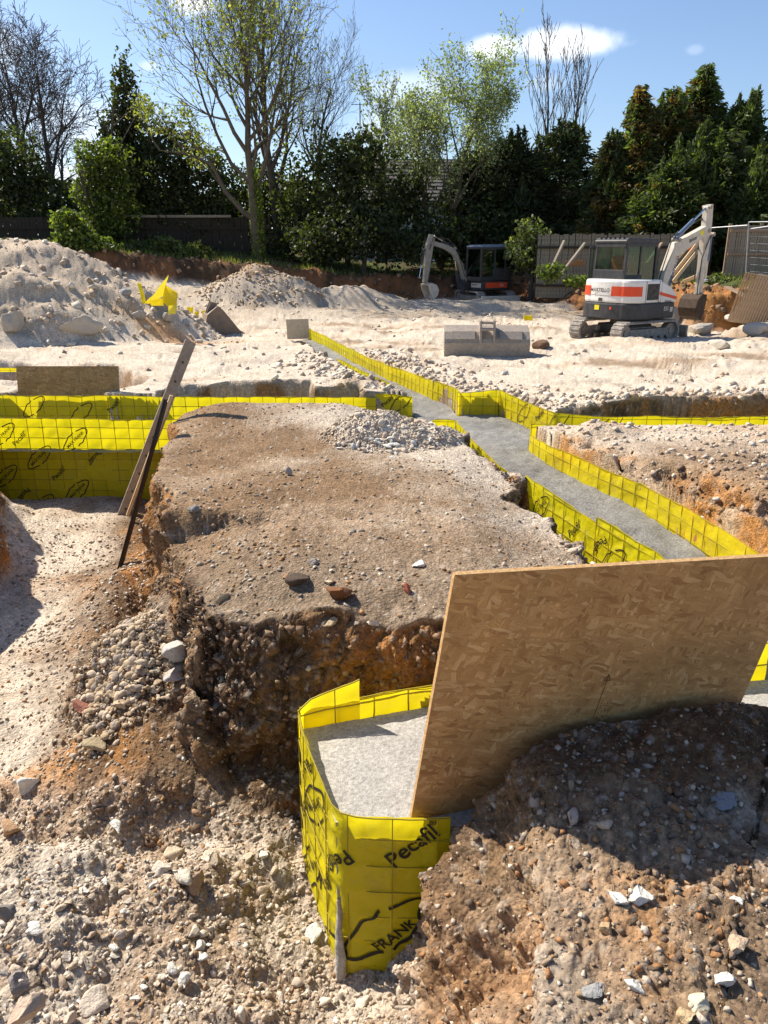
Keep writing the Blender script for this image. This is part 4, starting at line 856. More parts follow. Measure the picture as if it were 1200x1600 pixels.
scatter('gravel', 'stones standing out of the cut faces of the brown block', 700, cliffF * ss(-.45, .05, gz) * ss(-.2, .5, noise_f), 'm', .004, .020, 'tan', seed=19, byview=1, embed=.45, power=6)
scatter('gravel', 'loose bits on the excavated floor at the left', 4500, floorF * 1., 't', .004, .016, 'mixed', seed=20, byview=1.3)
scatter('chalk_rubble', 'chalk bits on the excavated floor at the left', 2500, floorF * ss(-.5, .3, noise_f) * (gx < -1.6), 't', .005, .02, 'chalk', seed=21, byview=1.3)
pebF = np.exp(-((gx + 1.33 - .25 * (gy - 3.7)) / .19) ** 2 - ((gy - 3.58) / .30) ** 2) * inE1
scatter('pebbles', 'heap of rounded tan pebbles slumped at the foot of the brown block', 430, pebF ** 1.3, 'p', .010, .028, 'tan', seed=22, byview=0, power=2.0, embed=.3)
scatter('gravel', 'fine gravel between the pebbles of the slumped heap', 2500, pebF ** .8, 't', .004, .013, 'tan', seed=36, byview=0, power=2)
scatter('chalk_rubble', 'chalk lumps strewn over the bank right of the concrete', 1500, islF * ss(4.6, 6.6, gy), 't', .004, .035, 'chalk', seed=23, byview=1, power=5)
scatter('soil_crumbs', 'clods on the orange bank right of the concrete', 900, islF * ss(6.4, 5, gy), 't', .008, .03, 'clod', seed=24, byview=1)
pileF = ss(.66, .45, np.hypot(gx - .05, (gy - 6.6) * 1.25)) * fin
scatter('chalk_rubble', 'white chalk lumps heaped on the brown block', 520, pileF, 'm', .010, .042, 'chalk', seed=25, byview=0, power=3)
scatter('chalk_rubble', 'chalk crumbs and dust round the white pile on the brown block', 3000, pileF ** .6, 't', .004, .018, 'chalk', seed=35, byview=0, power=3)
scatter('chalk_rubble', 'white rubble fallen beside the yellow formwork behind the leaning board', 380, np.exp(-((gx - 1.22) / .16) ** 2 - ((gy - 4.15) / .35) ** 2) * fin, 'm', .014, .035, 'chalk', seed=26, byview=0)
scatter('chalk_rubble', 'broken chalk scattered over the far site ground', 3800, farF * (.25 + ss(-.1, .6, fbm2(gx, gy, .6, 3, 778)) + 2.0 * ss(22, 26, gy)), 't', .006, .075, 'chalk', seed=27, byview=1.5, power=7)
scatter('chalk_rubble', 'chalk lumps along the edges of the far trenches', 1700, farF * np.exp(-(np.minimum(np.abs(sd(gx, gy, T2P)), np.abs(sd(gx, gy, E5))) / .5) ** 2) * (gy < 14) * (fn[:, 2] > .75), 't', .012, .06, 'chalk', seed=28, byview=1, power=2.5)
H1F = farF * ss(8.5, 7, np.hypot(gx + 11.6, (gy - 19.4) * 1.5))
scatter('chalk_rubble', 'rubble on the big spoil heap', 3000, H1F, 't', .012, .11, 'chalk', seed=29, byview=1, power=7)
scatter('gravel', 'gravelly spoil on the small mound before the trees', 1300, farF * ss(2.6, 2.0, np.hypot(gx + 4.5, gy - 28.5)), 't', .015, .09, 'tan', seed=30, byview=0, power=4)
scatter('soil_crumbs', 'clods on the red rear bank', 2200, ((bkd < .3) & (bkd > -1.3)) * 1., 't', .03, .14, 'clod', seed=31, byview=1)

# stones large enough to pick out one by one
fpx = None
cP, sP = math.cos(PITCH), math.sin(PITCH)
dd_ = gy * cP - (gz - CAMZ) * sP; PX = 600 + 1202 * gx / dd_; PY = 800 - 1202 * (gy * sP + (gz - CAMZ) * cP) / dd_
def HIT(px, py):
    m = np.where((dd_ > .1) & (np.abs(PX - px) < 5) & (np.abs(PY - py) < 5))[0]
    if len(m) == 0: return G(px, py, 0), Vector((0, 0, 1))
    i = m[np.argsort(dd_[m])[:max(1, len(m) // 4)]]; i = i[np.argmin((PX[i] - px) ** 2 + (PY[i] - py) ** 2)]; return Vector(fc_[i].tolist()), Vector(fn[i].tolist())
STM = {}
def stone_mat(c):
    if c not in STM:
        STM[c] = mat('rock_' + str(len(STM)), c, .9, noise=[(35, tuple(v * .72 for v in c), .6), (120, tuple(min(.8, v * 1.2) for v in c), .5)], bump=[(30, .012), (110, .004)], spec=.2)
    return STM[c]
def stone(px, py, wpx, c, label=None, group=None, seed=0, flat=1.0, name='stone', ang=1.1, cat='stone', emb=.18, sub=3):
    p, nrm = HIT(px, py); dep_ = p.y * cP - (p.z - CAMZ) * sP; s = wpx * dep_ / 1202 / 2 / .85
    Vv, Fv = rock_shape(1000 + seed, sub, ang); 
    if sub >= 4: Vv = Vv * (1 + .16 * fbm3(Vv[:, 0], Vv[:, 1], Vv[:, 2] + seed, 2.2, 4, 6, .6))[:, None]
    if sub >= 3: Vv = Vv * (1 + .05 * fbm3(Vv[:, 0], Vv[:, 1], Vv[:, 2] + seed, 4, 3, 5))[:, None]
    Vv = Vv * s * np.array([1, 1, flat]); hgt = -Vv[:, 2].min()
    o = mk(name, Vv, Fv, stone_mat(c), smooth=False); o.location = p + Vector((0, 0, hgt * (1 - 2 * emb))); o.rotation_euler = (random.uniform(-.15, .15), random.uniform(-.15, .15), random.uniform(0, 6.3))
    return tag(o, label, cat, group)
WH = (.72, .68, .6); TN = (.52, .42, .3); GY = (.3, .3, .29); CH = (.6, .52, .42); BR = (.26, .17, .11); OR = (.5, .27, .11)
for args in [(1000, 1402, 36, WH, 'white angular stone on the mound, right one of the touching pair below the shadow'), (965, 1405, 34, WH, 'white faceted stone on the mound, left one of the touching pair below the shadow'),
             (1134, 1530, 40, WH, 'biggest white stone near the bottom right corner of the mound'), (1163, 1534, 24, WH, 'small white stone leaning on the right of the biggest one, bottom right'),
             (1095, 1562, 34, (.68, .6, .42), 'creamy yellowish stone just below the biggest white stone, bottom right'), (990, 1540, 24, WH, 'white stone with rounded top beside the grey one, lower mound'),
             (926, 1548, 26, GY, 'dark grey stone on the lower mound, left of the small white one'), (1138, 1256, 38, (.25, .27, .3), 'smooth blue-grey stone lying in the shadow of the board'),
             (1068, 1590, 36, (.5, .38, .22), 'tan stone cut by the bottom edge of the picture at right'), (1155, 1478, 36, (.5, .38, .26), 'flat tan flake standing on the mound near the right edge'),
             (948, 1295, 26, TN, 'buff stone at the rim of the board shadow on the mound top'), (893, 1286, 26, (.5, .38, .3), 'pinkish stone at the top of the foreground mound by the shadow line'),
             (832, 1254, 20, (.5, .37, .28), 'small pinkish stone on the crest of the mound beside the board'),
             (948, 1452, 24, (.42, .3, .17), 'tall brown stone upright on the mound under the white pair'), (1150, 1405, 20, WH, 'small white lump on the sunlit mound close to the right edge'),
             (285, 1372, 44, (.66, .6, .48), 'large pale angular stone standing on top of the bottom left rubble'), (255, 1360, 26, CH, 'pale stone tucked against the left of the large angular one'),
             (181, 1288, 28, WH, 'white stone alone on the brown slope above the rubble'), (40, 1233, 30, WH, 'white chalk smear lump on the orange ground at the left'),
             (157, 1574, 42, (.62, .53, .42), 'buff rounded stone at the bottom edge of the rubble'), (48, 1588, 60, (.5, .38, .28), 'big brown faceted rock in the bottom left corner'),
             (12, 1300, 34, (.42, .27, .15), 'orange brown rock at the left edge above the rubble'), (287, 1533, 22, WH, 'white cube-like stone in the middle of the rubble'),
             (313, 1382, 30, (.34, .24, .17), 'brown stone right of the large angular pale one'), (335, 1350, 24, TN, 'sandy stone near the crest of the rubble under the cut face'),
             (412, 1335, 20, WH, 'pale round stone on the rubble crest close to the dark cut face'), (490, 1460, 26, WH, 'white upright sliver wedged against the yellow formwork'),
             (275, 1335, 28, TN, 'round buff stone at the left end of the rubble crest'), (15, 1430, 50, (.2, .18, .16), 'dark grey stone half sunk at the left edge of the rubble'),
             (50, 1455, 26, WH, 'elongated white stone in the left rubble'), (22, 1545, 40, (.27, .24, .22), 'dark stone at the left edge close to the corner rock'),
             (131, 1108, 24, (.3, .13, .09), 'dark red broken brick piece at the edge of the pebble heap'), (184, 1100, 24, (.55, .42, .27), 'largest rounded tan pebble on the pebble heap'),
             (280, 1020, 44, (.5, .47, .42), 'grey-white lump of concrete above the pebble heap'), (275, 1050, 36, (.5, .46, .4), 'pale slab piece right of the pebble heap against the cut'),
             (152, 1165, 26, (.42, .33, .2), 'brown stone standing just below the pebble heap'), (133, 1060, 26, (.56, .46, .32), 'pale stone at the left rim of the pebble heap'),
             (488, 878, 20, (.3, .26, .22), 'dark grey stone with a shadow on top of the brown block'), (515, 908, 18, (.58, .45, .3), 'round tan stone on the brown block near its front edge'),
             (637, 921, 16, (.42, .14, .08), 'small red brick fragment near the leaning board'), (655, 882, 20, WH, 'flat white stone lying alone on the brown block'),
             (345, 935, 20, (.5, .39, .25), 'tan cobble at the broken left front edge of the block'), (452, 742, 18, (.45, .38, .3), 'pale stone alone in the middle of the brown block'),
             (302, 798, 18, (.25, .24, .22), 'dark stone on the left rim of the brown block'), (585, 974, 18, (.6, .52, .42), 'pale stone at the front brink of the brown block'),
             (520, 970, 22, (.46, .36, .22), 'sandy stone set in the front brink of the brown block'), (460, 905, 34, (.1, .07, .05), 'dark clod of earth on the front part of the block'),
             (530, 932, 40, (.2, .09, .04), 'rusty brown clod on the front part of the block')]:
    stone(args[0], args[1], args[2] * 1.28, *args[3:], seed=int(args[0] * 7 + args[1]) % 991)
for args in [(1050, 498, 46, (.36, .33, .27), 'big squared boulder beside the right-hand digger tracks', .9), (28, 506, 48, (.46, .4, .32), 'grey boulder at the foot of the big heap, left edge', .8), (122, 516, 44, (.50, .43, .34), 'pale grey boulder low on the big heap, centre of its foot', .75),
             (198, 460, 26, (.33, .32, .31), 'slab-like grey block behind the heap near the yellow scraps', 1), (252, 483, 26, (.3, .29, .27), 'dark grey block in front of the torn yellow film', 1.2), (1150, 505, 60, (.45, .42, .38), 'wide pale rock in the pile at the right edge', .6),
             (1095, 520, 54, (.4, .36, .3), 'flat rock between the digger and the rock pile', .5), (1185, 520, 44, (.52, .46, .38), 'lighter rock at the right edge of the pile', .7), (1120, 540, 34, (.5, .45, .37), 'small rock in front of the rock pile', .7),
             (847, 543, 30, (.17, .1, .06), 'lump of dark brown clay beside the wide bucket', .8), (232, 470, 20, (.36, .34, .31), 'broken grey lump at the right end of the heap', .9), (290, 503, 14, (.33, .36, .4), 'small bluish stone where the heap runs out', .9),
             (262, 498, 26, (.4, .37, .33), 'jagged lump at the toe of the heap', .8), (215, 495, 22, (.42, .38, .33), 'crumbly lump on the right slope of the heap', .8)]:
    stone(*args[:5], seed=int(args[0] * 3 + args[1]) % 991, flat=args[5] * 1.5, name='boulder', cat='boulder', sub=4, ang=.75, emb=.3)
# countable mid-size stones sharing a look
def field(pts, c_list, wrange, label, group, seed, sub=2):
    r = random.Random(seed)
    for i, (px, py) in enumerate(pts):
        stone(px, py, r.uniform(*wrange), c_list[i % len(c_list)], label, group, seed=seed + i % 14, sub=sub)
r_ = random.Random(42)
pts = []
while len(pts) < 80:
    px, py = r_.uniform(0, 480), r_.uniform(1335, 1595)
    if py > 1400 - .17 * px and all(abs(px - a) + abs(py - b) > 16 for a, b in pts): pts.append((px, py))
field(pts, [WH, CH, TN, (.44, .38, .31)], (11, 24), 'pale broken chalk stone in the bottom left rubble', 'chalk stones in the bottom left rubble', 10)
pts = []
while len(pts) < 60:
    px, py = r_.gauss(225, 38), r_.gauss(1062, 34)
    if abs((py - 1062) + .75 * (px - 225)) < 60 and px < 300: pts.append((px, py))
field(pts, [(.54, .42, .27), (.48, .36, .23), (.58, .48, .34)], (12, 19), 'rounded tan pebble in the heap left of the cut', 'pebbles in the heap left of the cut', 60)
pts = [(r_.uniform(720, 1190), r_.uniform(1300, 1595)) for _ in range(34)]; pts = [p for p in pts if p[1] > 1290 + .1 * abs(p[0] - 900)]
field(pts, [(.5, .38, .24), (.62, .57, .48), (.4, .25, .13), (.3, .2, .12)], (7, 13), 'small stone in the brown soil of the foreground mound', 'small stones on the foreground mound', 120)
pts = [(r_.gauss(612, 42), r_.gauss(687, 14)) for _ in range(46)]
field(pts, [WH, CH, WH], (9, 17), 'white lump in the rubble pile on the brown block', 'white lumps in the rubble pile on the block', 180)

M['darkrust'] = mat('dark_earthy_steel', (.06, .042, .03), .8, .2, noise=[(8, (.12, .08, .05), .6)])
# ------------------------------------------------------------------ diggers
def text_on(txt, size, o, xd, ud, m, parent, name='lettering'):
    V, F = TEXT(txt) if txt in _tc else TEXT(txt, fine=False)
    xd = Vector(xd).normalized(); ud = Vector(ud).normalized(); nrm = xd.cross(ud)
    P = [Vector(o) + xd * (v[0] * size) + ud * (v[1] * size) + nrm * .004 for v in V]
    return mk(name, [tuple(p) for p in P], F, m, parent)
def stadium(L, Hh, n=10):
    r = Hh / 2; a = L / 2 - r; pts = []
    for i in range(n + 1): t = -math.pi / 2 + math.pi * i / n; pts.append((a + r * math.cos(t), r + r * math.sin(t)))
    for i in range(n + 1): t = math.pi / 2 + math.pi * i / n; pts.append((-a + r * math.cos(t), r + r * math.sin(t)))
    return pts
def digger(loc, heading, under, sc, P, label):
    root = empty('mini_digger', loc, heading); root.scale = (sc,) * 3; tag(root, label, 'digger')
    um = Matrix.Rotation(under - heading, 3, 'Z'); body = P['body']; skirt = P['skirt']
    def U(mb, name, m, parent=None, bevel=0):
        mb.v = [tuple(um @ Vector(v)) for v in mb.v]; return mb.obj(name, m, parent or root, bevel)
    for sy in (-1, 1):
        yc = sy * .78; mb = MB(); prof = stadium(2.5, .56); inn = [(x * .955, .28 + (z - .28) * .84) for x, z in prof]; n = len(prof)
        for t0, t1 in ((yc - .2, yc + .2),):
            vs = [(x, t, z) for t in (t0, t1) for x, z in prof] + [(x, t, z) for t in (t0, t1) for x, z in inn]; fs = []
            for i in range(n):
                j = (i + 1) % n; fs += [(i, j, n + j, n + i), (2 * n + i, 3 * n + i, 3 * n + j, 2 * n + j), (i, 2 * n + i, 2 * n + j, j), (n + i, n + j, 3 * n + j, 3 * n + i)]
            mb.add(vs, fs)
        # lugs
        pr = np.array(prof + [prof[0]]); sl_ = np.hypot(*np.diff(pr, axis=0).T); cu = np.concatenate([[0], np.cumsum(sl_)])
        for q in np.arange(0, cu[-1], .115):
            x = np.interp(q, cu, pr[:, 0]); z = np.interp(q, cu, pr[:, 1]); x2 = np.interp(q + .02, cu, pr[:, 0]); z2 = np.interp(q + .02, cu, pr[:, 1]); a = math.atan2(z2 - z, x2 - x)
            mb.box((x, yc, z), (.05, .38, .045), Matrix.Rotation(-a, 3, 'Y'))
        tr = U(mb, 'track', M['trackmud'])
        f = MB(); f.box((0, yc, .27), (1.75, .22, .2)); f.box((0, yc - sy * .2, .33), (1.2, .2, .14)); U(f, 'track_frame', M['trackmud'], None, .01)
        for x, r_q, nm in ((-.97, .215, 'sprocket'), (.97, .205, 'idler')):
            g = MB(); g.tube((x, yc - .1, .28), (x, yc + .1, .28), r_q, None, 18); g.tube((x, yc - .13, .28), (x, yc + .13, .28), .09, None, 12); U(g, nm, M['steel'])
        for x in (-.6, -.3, 0, .3, .6):
            g = MB(); g.tube((x, yc - .12, .13), (x, yc + .12, .13), .085, None, 12); U(g, 'roller', M['steel'])
    g = MB(); g.box((0, 0, .36), (.95, 1.2, .2)); U(g, 'undercarriage_frame', M['charcoal'], None, .02)
    g = MB(); g.tube((0, 0, .44), (0, 0, .62), .42, None, 24); U(g, 'turntable', M['black'])
    g = MB()
    prof = [(1.52, .02), (1.60, .08), (1.56, .22), (1.58, .38), (1.62, .40), (1.66, .38), (1.64, .22), (1.67, .08), (1.60, 0)]
    g.prism(prof, -.98, .98, XZ)
    bl = U(g, 'blade', M['steel'] if P['big'] else M['cream'])
    for sy in (-1, 1):
        g = MB(); g.beam((.5, sy * .36, .32), (1.56, sy * .36, .2), .09, .1); U(g, 'blade_arm', M['charcoal'])
    # upper structure plan, rounded tail
    def plan(w, x0, x1, r, n=8):
        pts = [(x1, -w), (x1, w)]
        for i in range(n + 1): t = math.pi / 2 + math.pi / 2 * i / n; pts.append((x0 + r + r * math.cos(t) * 1.0, w - r + r * math.sin(t)))
        # tail arc
        for i in range(1, n): t = i / n; yy = (w - r) * (1 - 2 * t); pts.append((x0 - .07 * (1 - (2 * t - 1) ** 2), yy))
        for i in range(n + 1): t = math.pi + math.pi / 2 * i / n; pts.append((x0 + r + r * math.cos(t), -w + r + r * math.sin(t)))
        return pts
    g = MB(); g.prism(plan(.96, -1.0, .95, .42), .62, 1.02, XY); sk_ = g.obj('counterweight', M[skirt], root, .035)
    g = MB(); g.prism(plan(.945, -.985, .30, .42), 1.022, 1.60, XY); cv = g.obj('engine_cover', M[body], root, .06)
    g = MB(); g.prism([(.30, 1.022), (1.05, 1.022), (1.05, 1.2), (.72, 1.42), (.30, 1.55)], -.945, -.18, XZ); g.obj('side_housing', M[body], root, .04)
    g = MB(); g.box((.66, .40, 1.06), (.8, 1.08, .08)); g.obj('cab_floor', M['charcoal'], root, .01)
    # seams, vents, bands
    if P['big']:
        g = MB()
        for y0, y1 in ((.50, .28), (-.20, -.62)):
            g.box((-1.052, (y0 + y1) / 2, 1.30), (.012, abs(y1 - y0), .2))
        # bands hug the tail arc: short pieces
        bnd = []
        def tail(y): t = (1 - y / (.945 - .42)) / 2; return -.985 - .07 * (1 - (2 * t - 1) ** 2)
        for nm, ya, yb, m_, zc, hh, of in (('band', -.24, -.52, 'red', 1.32, .24, .008), ('name_plate', .50, -.24, 'cream', 1.32, .20, .010)):
            vs = []; ys = np.linspace(ya, yb, 7)
            for y in ys:
                for z in (zc - hh / 2, zc + hh / 2): vs.append((tail(y) - of, y, z))
            fs = [(2 * i, 2 * i + 2, 2 * i + 3, 2 * i + 1) for i in range(6)]
            o = mk(nm, vs, fs, M['white'] if nm == 'name_plate' else M['red'], root); s_ = o.modifiers.new('s', 'SOLIDIFY'); s_.thickness = .006; s_.offset = 0
        # corner bands round to the flank
        for sy in (1, -1):
            vs = []; 
            for i in range(8):
                t = math.pi / 2 * i / 7 * .95; x = -.565 - (.42 + .008) * math.cos(t); y = sy * (.525 + (.42 + .008) * math.sin(t))
                vs += [(x, y, 1.20), (x, y, 1.44)]
            o = mk('band', vs, [(2 * i, 2 * i + 2, 2 * i + 3, 2 * i + 1) for i in range(7)], M['red'], root); s_ = o.modifiers.new('s', 'SOLIDIFY'); s_.thickness = .006
        text_on('MARTELLO', .135, (tail(.13) - .022, .13, 1.335), (0, -1, 0), (0, 0, 1), M['black'], root)
        g = MB(); g.box((-1.06, .11, 1.10), (.02, .13, .09)); g.obj('latch', M['black'], root, .01)
        g = MB(); g.box((-1.068, .20, .90), (.01, .16, .12)); g.obj('warning_label', M['yellow'], root)
        g = MB(); g.tube((-1.06, -.28, .9), (-1.078, -.28, .9), .035, None, 12); g.obj('reflector', M['red'], root)
        g = MB(); g.box((-.12, -.952, 1.30), (.52, .012, .40)); gr_ = g.obj('grille', M['black'], root, .005)
        for k in range(7):
            h = MB(); h.box((-.12, -.964, 1.14 + .053 * k), (.48, .012, .012)); h.obj('slat', M['charcoal'], gr_)
        g = MB(); g.box((-.43, -.95, 1.3), (.012, .006, .54)); g.box((.165, -.95, 1.3), (.012, .006, .54)); g.obj('panel_seam', M['black'], root)
        g = MB(); g.prism([(.20, 1.22), (.20, 1.30), (1.02, 1.16), (1.02, 1.08)], -.954, -.948, XZ); g.obj('band', M['red'], root)
        text_on('Bobcat', .10, (.62, -.958, 1.05), (1, 0, 0), (0, 0, 1), M['black'], root)
        text_on('E50', .15, (.55, -.965, .86), (1, 0, 0), (0, 0, 1), M['cream'], root)
        g = MB(); g.box((.8, -.965, .84), (.12, .01, .12)); g.obj('label_plate', M['cream'], root)
    else:
        g = MB(); g.box((.96, .55, .84), (.012, .72, .2)); g.obj('front_panel', M['cream'], root, .005)
        for y in (.34, .46, .58): 
            h = MB(); h.tube((.965, y, .86), (.975, y, .86), .04, None, 12); h.obj('vent_hole', M['black'], root)
        g = MB(); g.box((.1, .963, .84), (1.25, .012, .24)); g.obj('band', M['red'], root)
        text_on('E26', .16, (-.2, .975, .84), (-1, 0, 0), (0, 0, 1), M['cream'], root)
    # cab: posts, roof, panes
    x0, x1, y0, y1 = (-.42, .98, -.14, .92); zb, zt = (1.1 if not P['big'] else 1.58), 2.5; zf = 1.1
    cab = empty('cab', (0, 0, 0), 0, root)
    cab.name = 'cab'; fr = MB()
    for x, y, z0 in ((x0, y0, zb), (x0, y1, zb), (x1, y0, zf), (x1, y1, zf), (x0 + .62, y1, zf)):
        fr.beam((x, y, z0), (x * .97 + .02, y * .97, zt), .075, .075, (1, 0, 0))
    fr.beam((x0, y0, zb + .12), (x0, y1, zb + .12), .08, .26); fr.beam((x0, y0, zt - .06), (x0, y1, zt - .06), .07, .1)
    fr.beam((x1, y0, zt - .05), (x1, y1, zt - .05), .07, .08); fr.beam((x1, y0, zf + .04), (x1, y1, zf + .04), .08, .12)
    for y in (y0, y1): fr.beam((x0, y, zt - .05), (x1, y, zt - .05), .07, .09); fr.beam((x0, y, zb + .05), (.35, y, zb + .05), .07, .14); fr.beam((.3, y, zf + .05), (x1, y, zf + .05), .07, .14)
    fr.beam((x0 + .66, y0, zf), (x0 + .66, y0, zt), .05, .05, (1, 0, 0))
    fo = fr.obj('cab_frame', M['charcoal'], cab, .012)
    g = MB(); g.prism([(x0 - .05, 2.49), (x1 + .03, 2.49), (x1 + .05, 2.53), (x1 - .05, 2.60), (x0 + .05, 2.62), (x0 - .06, 2.55)], y0 - .04, y1 + .04, XZ); rf = g.obj('roof', M['charcoal'] if P['big'] else M['bluegrey'], cab, .03)
    for k in range(6 if P['big'] else 0):
        h = MB(); h.box((x0 + .04, y0 + .14 + k * .16, 2.625), (.10, .035, .03)); h.obj('roof_rib', M['charcoal'], rf)
    def pane(a, b, c, d, nm='window'):
        o = mk(nm, [a, b, c, d], [(0, 1, 2, 3)], M['glass'], cab); s_ = o.modifiers.new('thickness', 'SOLIDIFY'); s_.thickness = .006; return o
    pane((x0, y0 + .04, zb + .26), (x0, y1 - .04, zb + .26), (x0, y1 - .05, zt - .1), (x0, y0 + .05, zt - .1))
    pane((x1, y0 + .04, zf + .1), (x1, y1 - .04, zf + .1), (x1 - .01, y1 - .05, zt - .08), (x1 - .01, y0 + .05, zt - .08), 'windscreen')
    for y in (y0, y1):
        pane((x0 + .05, y, zb + .12), (x0 + .64, y, zb + .12), (x0 + .64, y, zt - .09), (x0 + .05, y, zt - .09))
        pane((x0 + .68, y, zf + .12), (x1 - .05, y, zf + .12), (x1 - .06, y, zt - .09), (x0 + .68, y, zt - .09))
    # seat and console
    g = MB(); g.box((.0, .38, 1.42), (.45, .48, .12)); g.box((-.24, .38, 1.60), (.12, .46, .34), Matrix.Rotation(-.15, 3, 'Y')); g.obj('seat', M['black'], cab, .03)
    g = MB(); g.box((.0, .08, 1.5), (.4, .1, .2)); g.box((.0, .7, 1.5), (.4, .1, .2)); g.tube((.18, .1, 1.55), (.24, .1, 1.82), .02); g.tube((.18, .68, 1.55), (.24, .68, 1.82), .02); g.obj('controls', M['black'], cab)
    if P['big']:      # open door folded back on the left side
        g = MB(); 
        for a, b in (((.1, .99, 1.2), (.1, 1.0, 2.4)), ((-.42, 1.14, 1.3), (-.42, 1.14, 2.4)), ((.1, 1.0, 2.4), (-.42, 1.14, 2.4)), ((.1, .99, 1.2), (-.42, 1.14, 1.3))): g.tube(a, b, .025, None, 8)
        do = g.obj('door', M['charcoal'], cab); o = mk('window', [(.1, .995, 1.25), (-.42, 1.14, 1.35), (-.42, 1.14, 2.38), (.1, 1.0, 2.38)], [(0, 1, 2, 3)], M['glass'], do)
    else:
        g = MB(); g.tube((x1 + .02, y0 + .1, 1.35), (x1 + .1, y0 + .5, 1.75), .012); g.obj('wiper', M['black'], cab)
    # boom, arm, rams
    B = P['boom']; yb = P.get('yb', -.1)
    def ob(pts_top, pts_bot, y, wd, nm, m_):
        poly = pts_top + pts_bot[::-1]; g = MB(); g.prism(poly, y - wd / 2, y + wd / 2, XZ); return g.obj(nm, m_, root, .015)
    g = MB(); g.box((1.12, yb, .80), (.34, .34, .42)); g.tube((1.2, yb, .5), (1.2, yb, 1.1), .1, None, 14); g.obj('swing_post', M['charcoal'], root, .02)
    boom = ob(B['top'], B['bot'], yb, .22 if P['big'] else .17, 'boom', M[P['arm']]); arm = ob(B['atop'], B['abot'], yb, .17, 'arm', M[P['arm']])
    for nm, a, b, r0 in B['rams']:
        a = Vector((a[0], yb, a[1])); b = Vector((b[0], yb, b[1])); mid = a + (b - a) * .56
        g = MB(); g.tube(a, mid, r0, None, 12); g.tube(a + (0, -.0, 0) if False else a - Vector((0, .06, 0)), a + Vector((0, .06, 0)), r0 * .8, None, 10); o = g.obj(nm, M[P.get('ramcol', 'charcoal')], root)
        h = MB(); h.tube(mid, b, r0 * .5, None, 10); h.tube(b - Vector((0, .09, 0)), b + Vector((0, .09, 0)), r0 * .7, None, 10); h.obj('rod', M['chrome'], o)
    for j in B['pins']:
        g = MB(); g.tube((j[0], yb - .14, j[1]), (j[0], yb + .14, j[1]), .055, None, 12); g.obj('pivot_pin', M['steel'], root)
    for hs in B['hoses']:
        g = MB(); g.path([Vector((p[0], yb + p[2], p[1])) for p in hs], .018, 6); g.obj('hose', M['black'], root)
    # bucket
    bx, bz = B['bucket']; ba = B['bang']; bw = P['bw']; rm = Matrix.Rotation(ba, 2)
    shell = [(-.02, .02), (-.22, -.08), (-.34, -.32), (-.28, -.56), (-.06, -.70), (.22, -.66)]; inner = [(.20, -.62), (-.05, -.66), (-.24, -.54), (-.30, -.32), (-.19, -.11), (-.01, -.02)]
    tf = lambda p: tuple(rm @ Vector(p))
    pp = [tf(p) for p in shell + inner]; g = MB(); g.prism([(bx + u, bz + v) for u, v in pp], yb - bw / 2, yb + bw / 2, XZ); bk = g.obj('bucket', M['darkrust'] if P['big'] else M['cream'], root)
    side = [tf(p) for p in shell + [(.10, -.2)]]
    for sy in (-1, 1):
        g = MB(); g.prism([(bx + u, bz + v) for u, v in side], yb + sy * bw / 2 - .015, yb + sy * bw / 2 + .015, XZ); g.obj('bucket_side', M['darkrust'] if P['big'] else M['cream'], root)
    for k in range(4):
        yy = yb - bw / 2 + (k + .5) * bw / 4; a = tf((.18, -.64)); b = tf((.36, -.60)); g = MB(); g.tube((bx + a[0], yy, bz + a[1]), (bx + b[0], yy, bz + b[1]), .035, .012, 6); g.obj('tooth', M['steel'], bk)
    if B.get('label'):
        a, b = B['label']; v = Vector((b[0] - a[0], 0, b[1] - a[1])).normalized(); mid = ((a[0] + b[0]) / 2, yb - .118, (a[1] + b[1]) / 2); u = Vector((-v.z, 0, v.x))
        text_on('MARTELLO', .15, mid, v, u, M['black'], root)
        c = B['label2']; text_on('Bobcat', .13, (c[0], yb - .118, c[1]), (1, 0, c[2]), (-c[2], 0, 1), M['black'], root)
        g = MB(); g.box((c[0] + .42, yb - .114, c[1] + .17), (.16, .008, .12), Matrix.Rotation(-c[2], 3, 'Y')); g.obj('warning_label', M['yellow'], root)
    return root
bp = G(973, 533, -.37); bp.z = min(gh(bp.x, bp.y), gh(bp.x + .8, bp.y + .8)) - .02
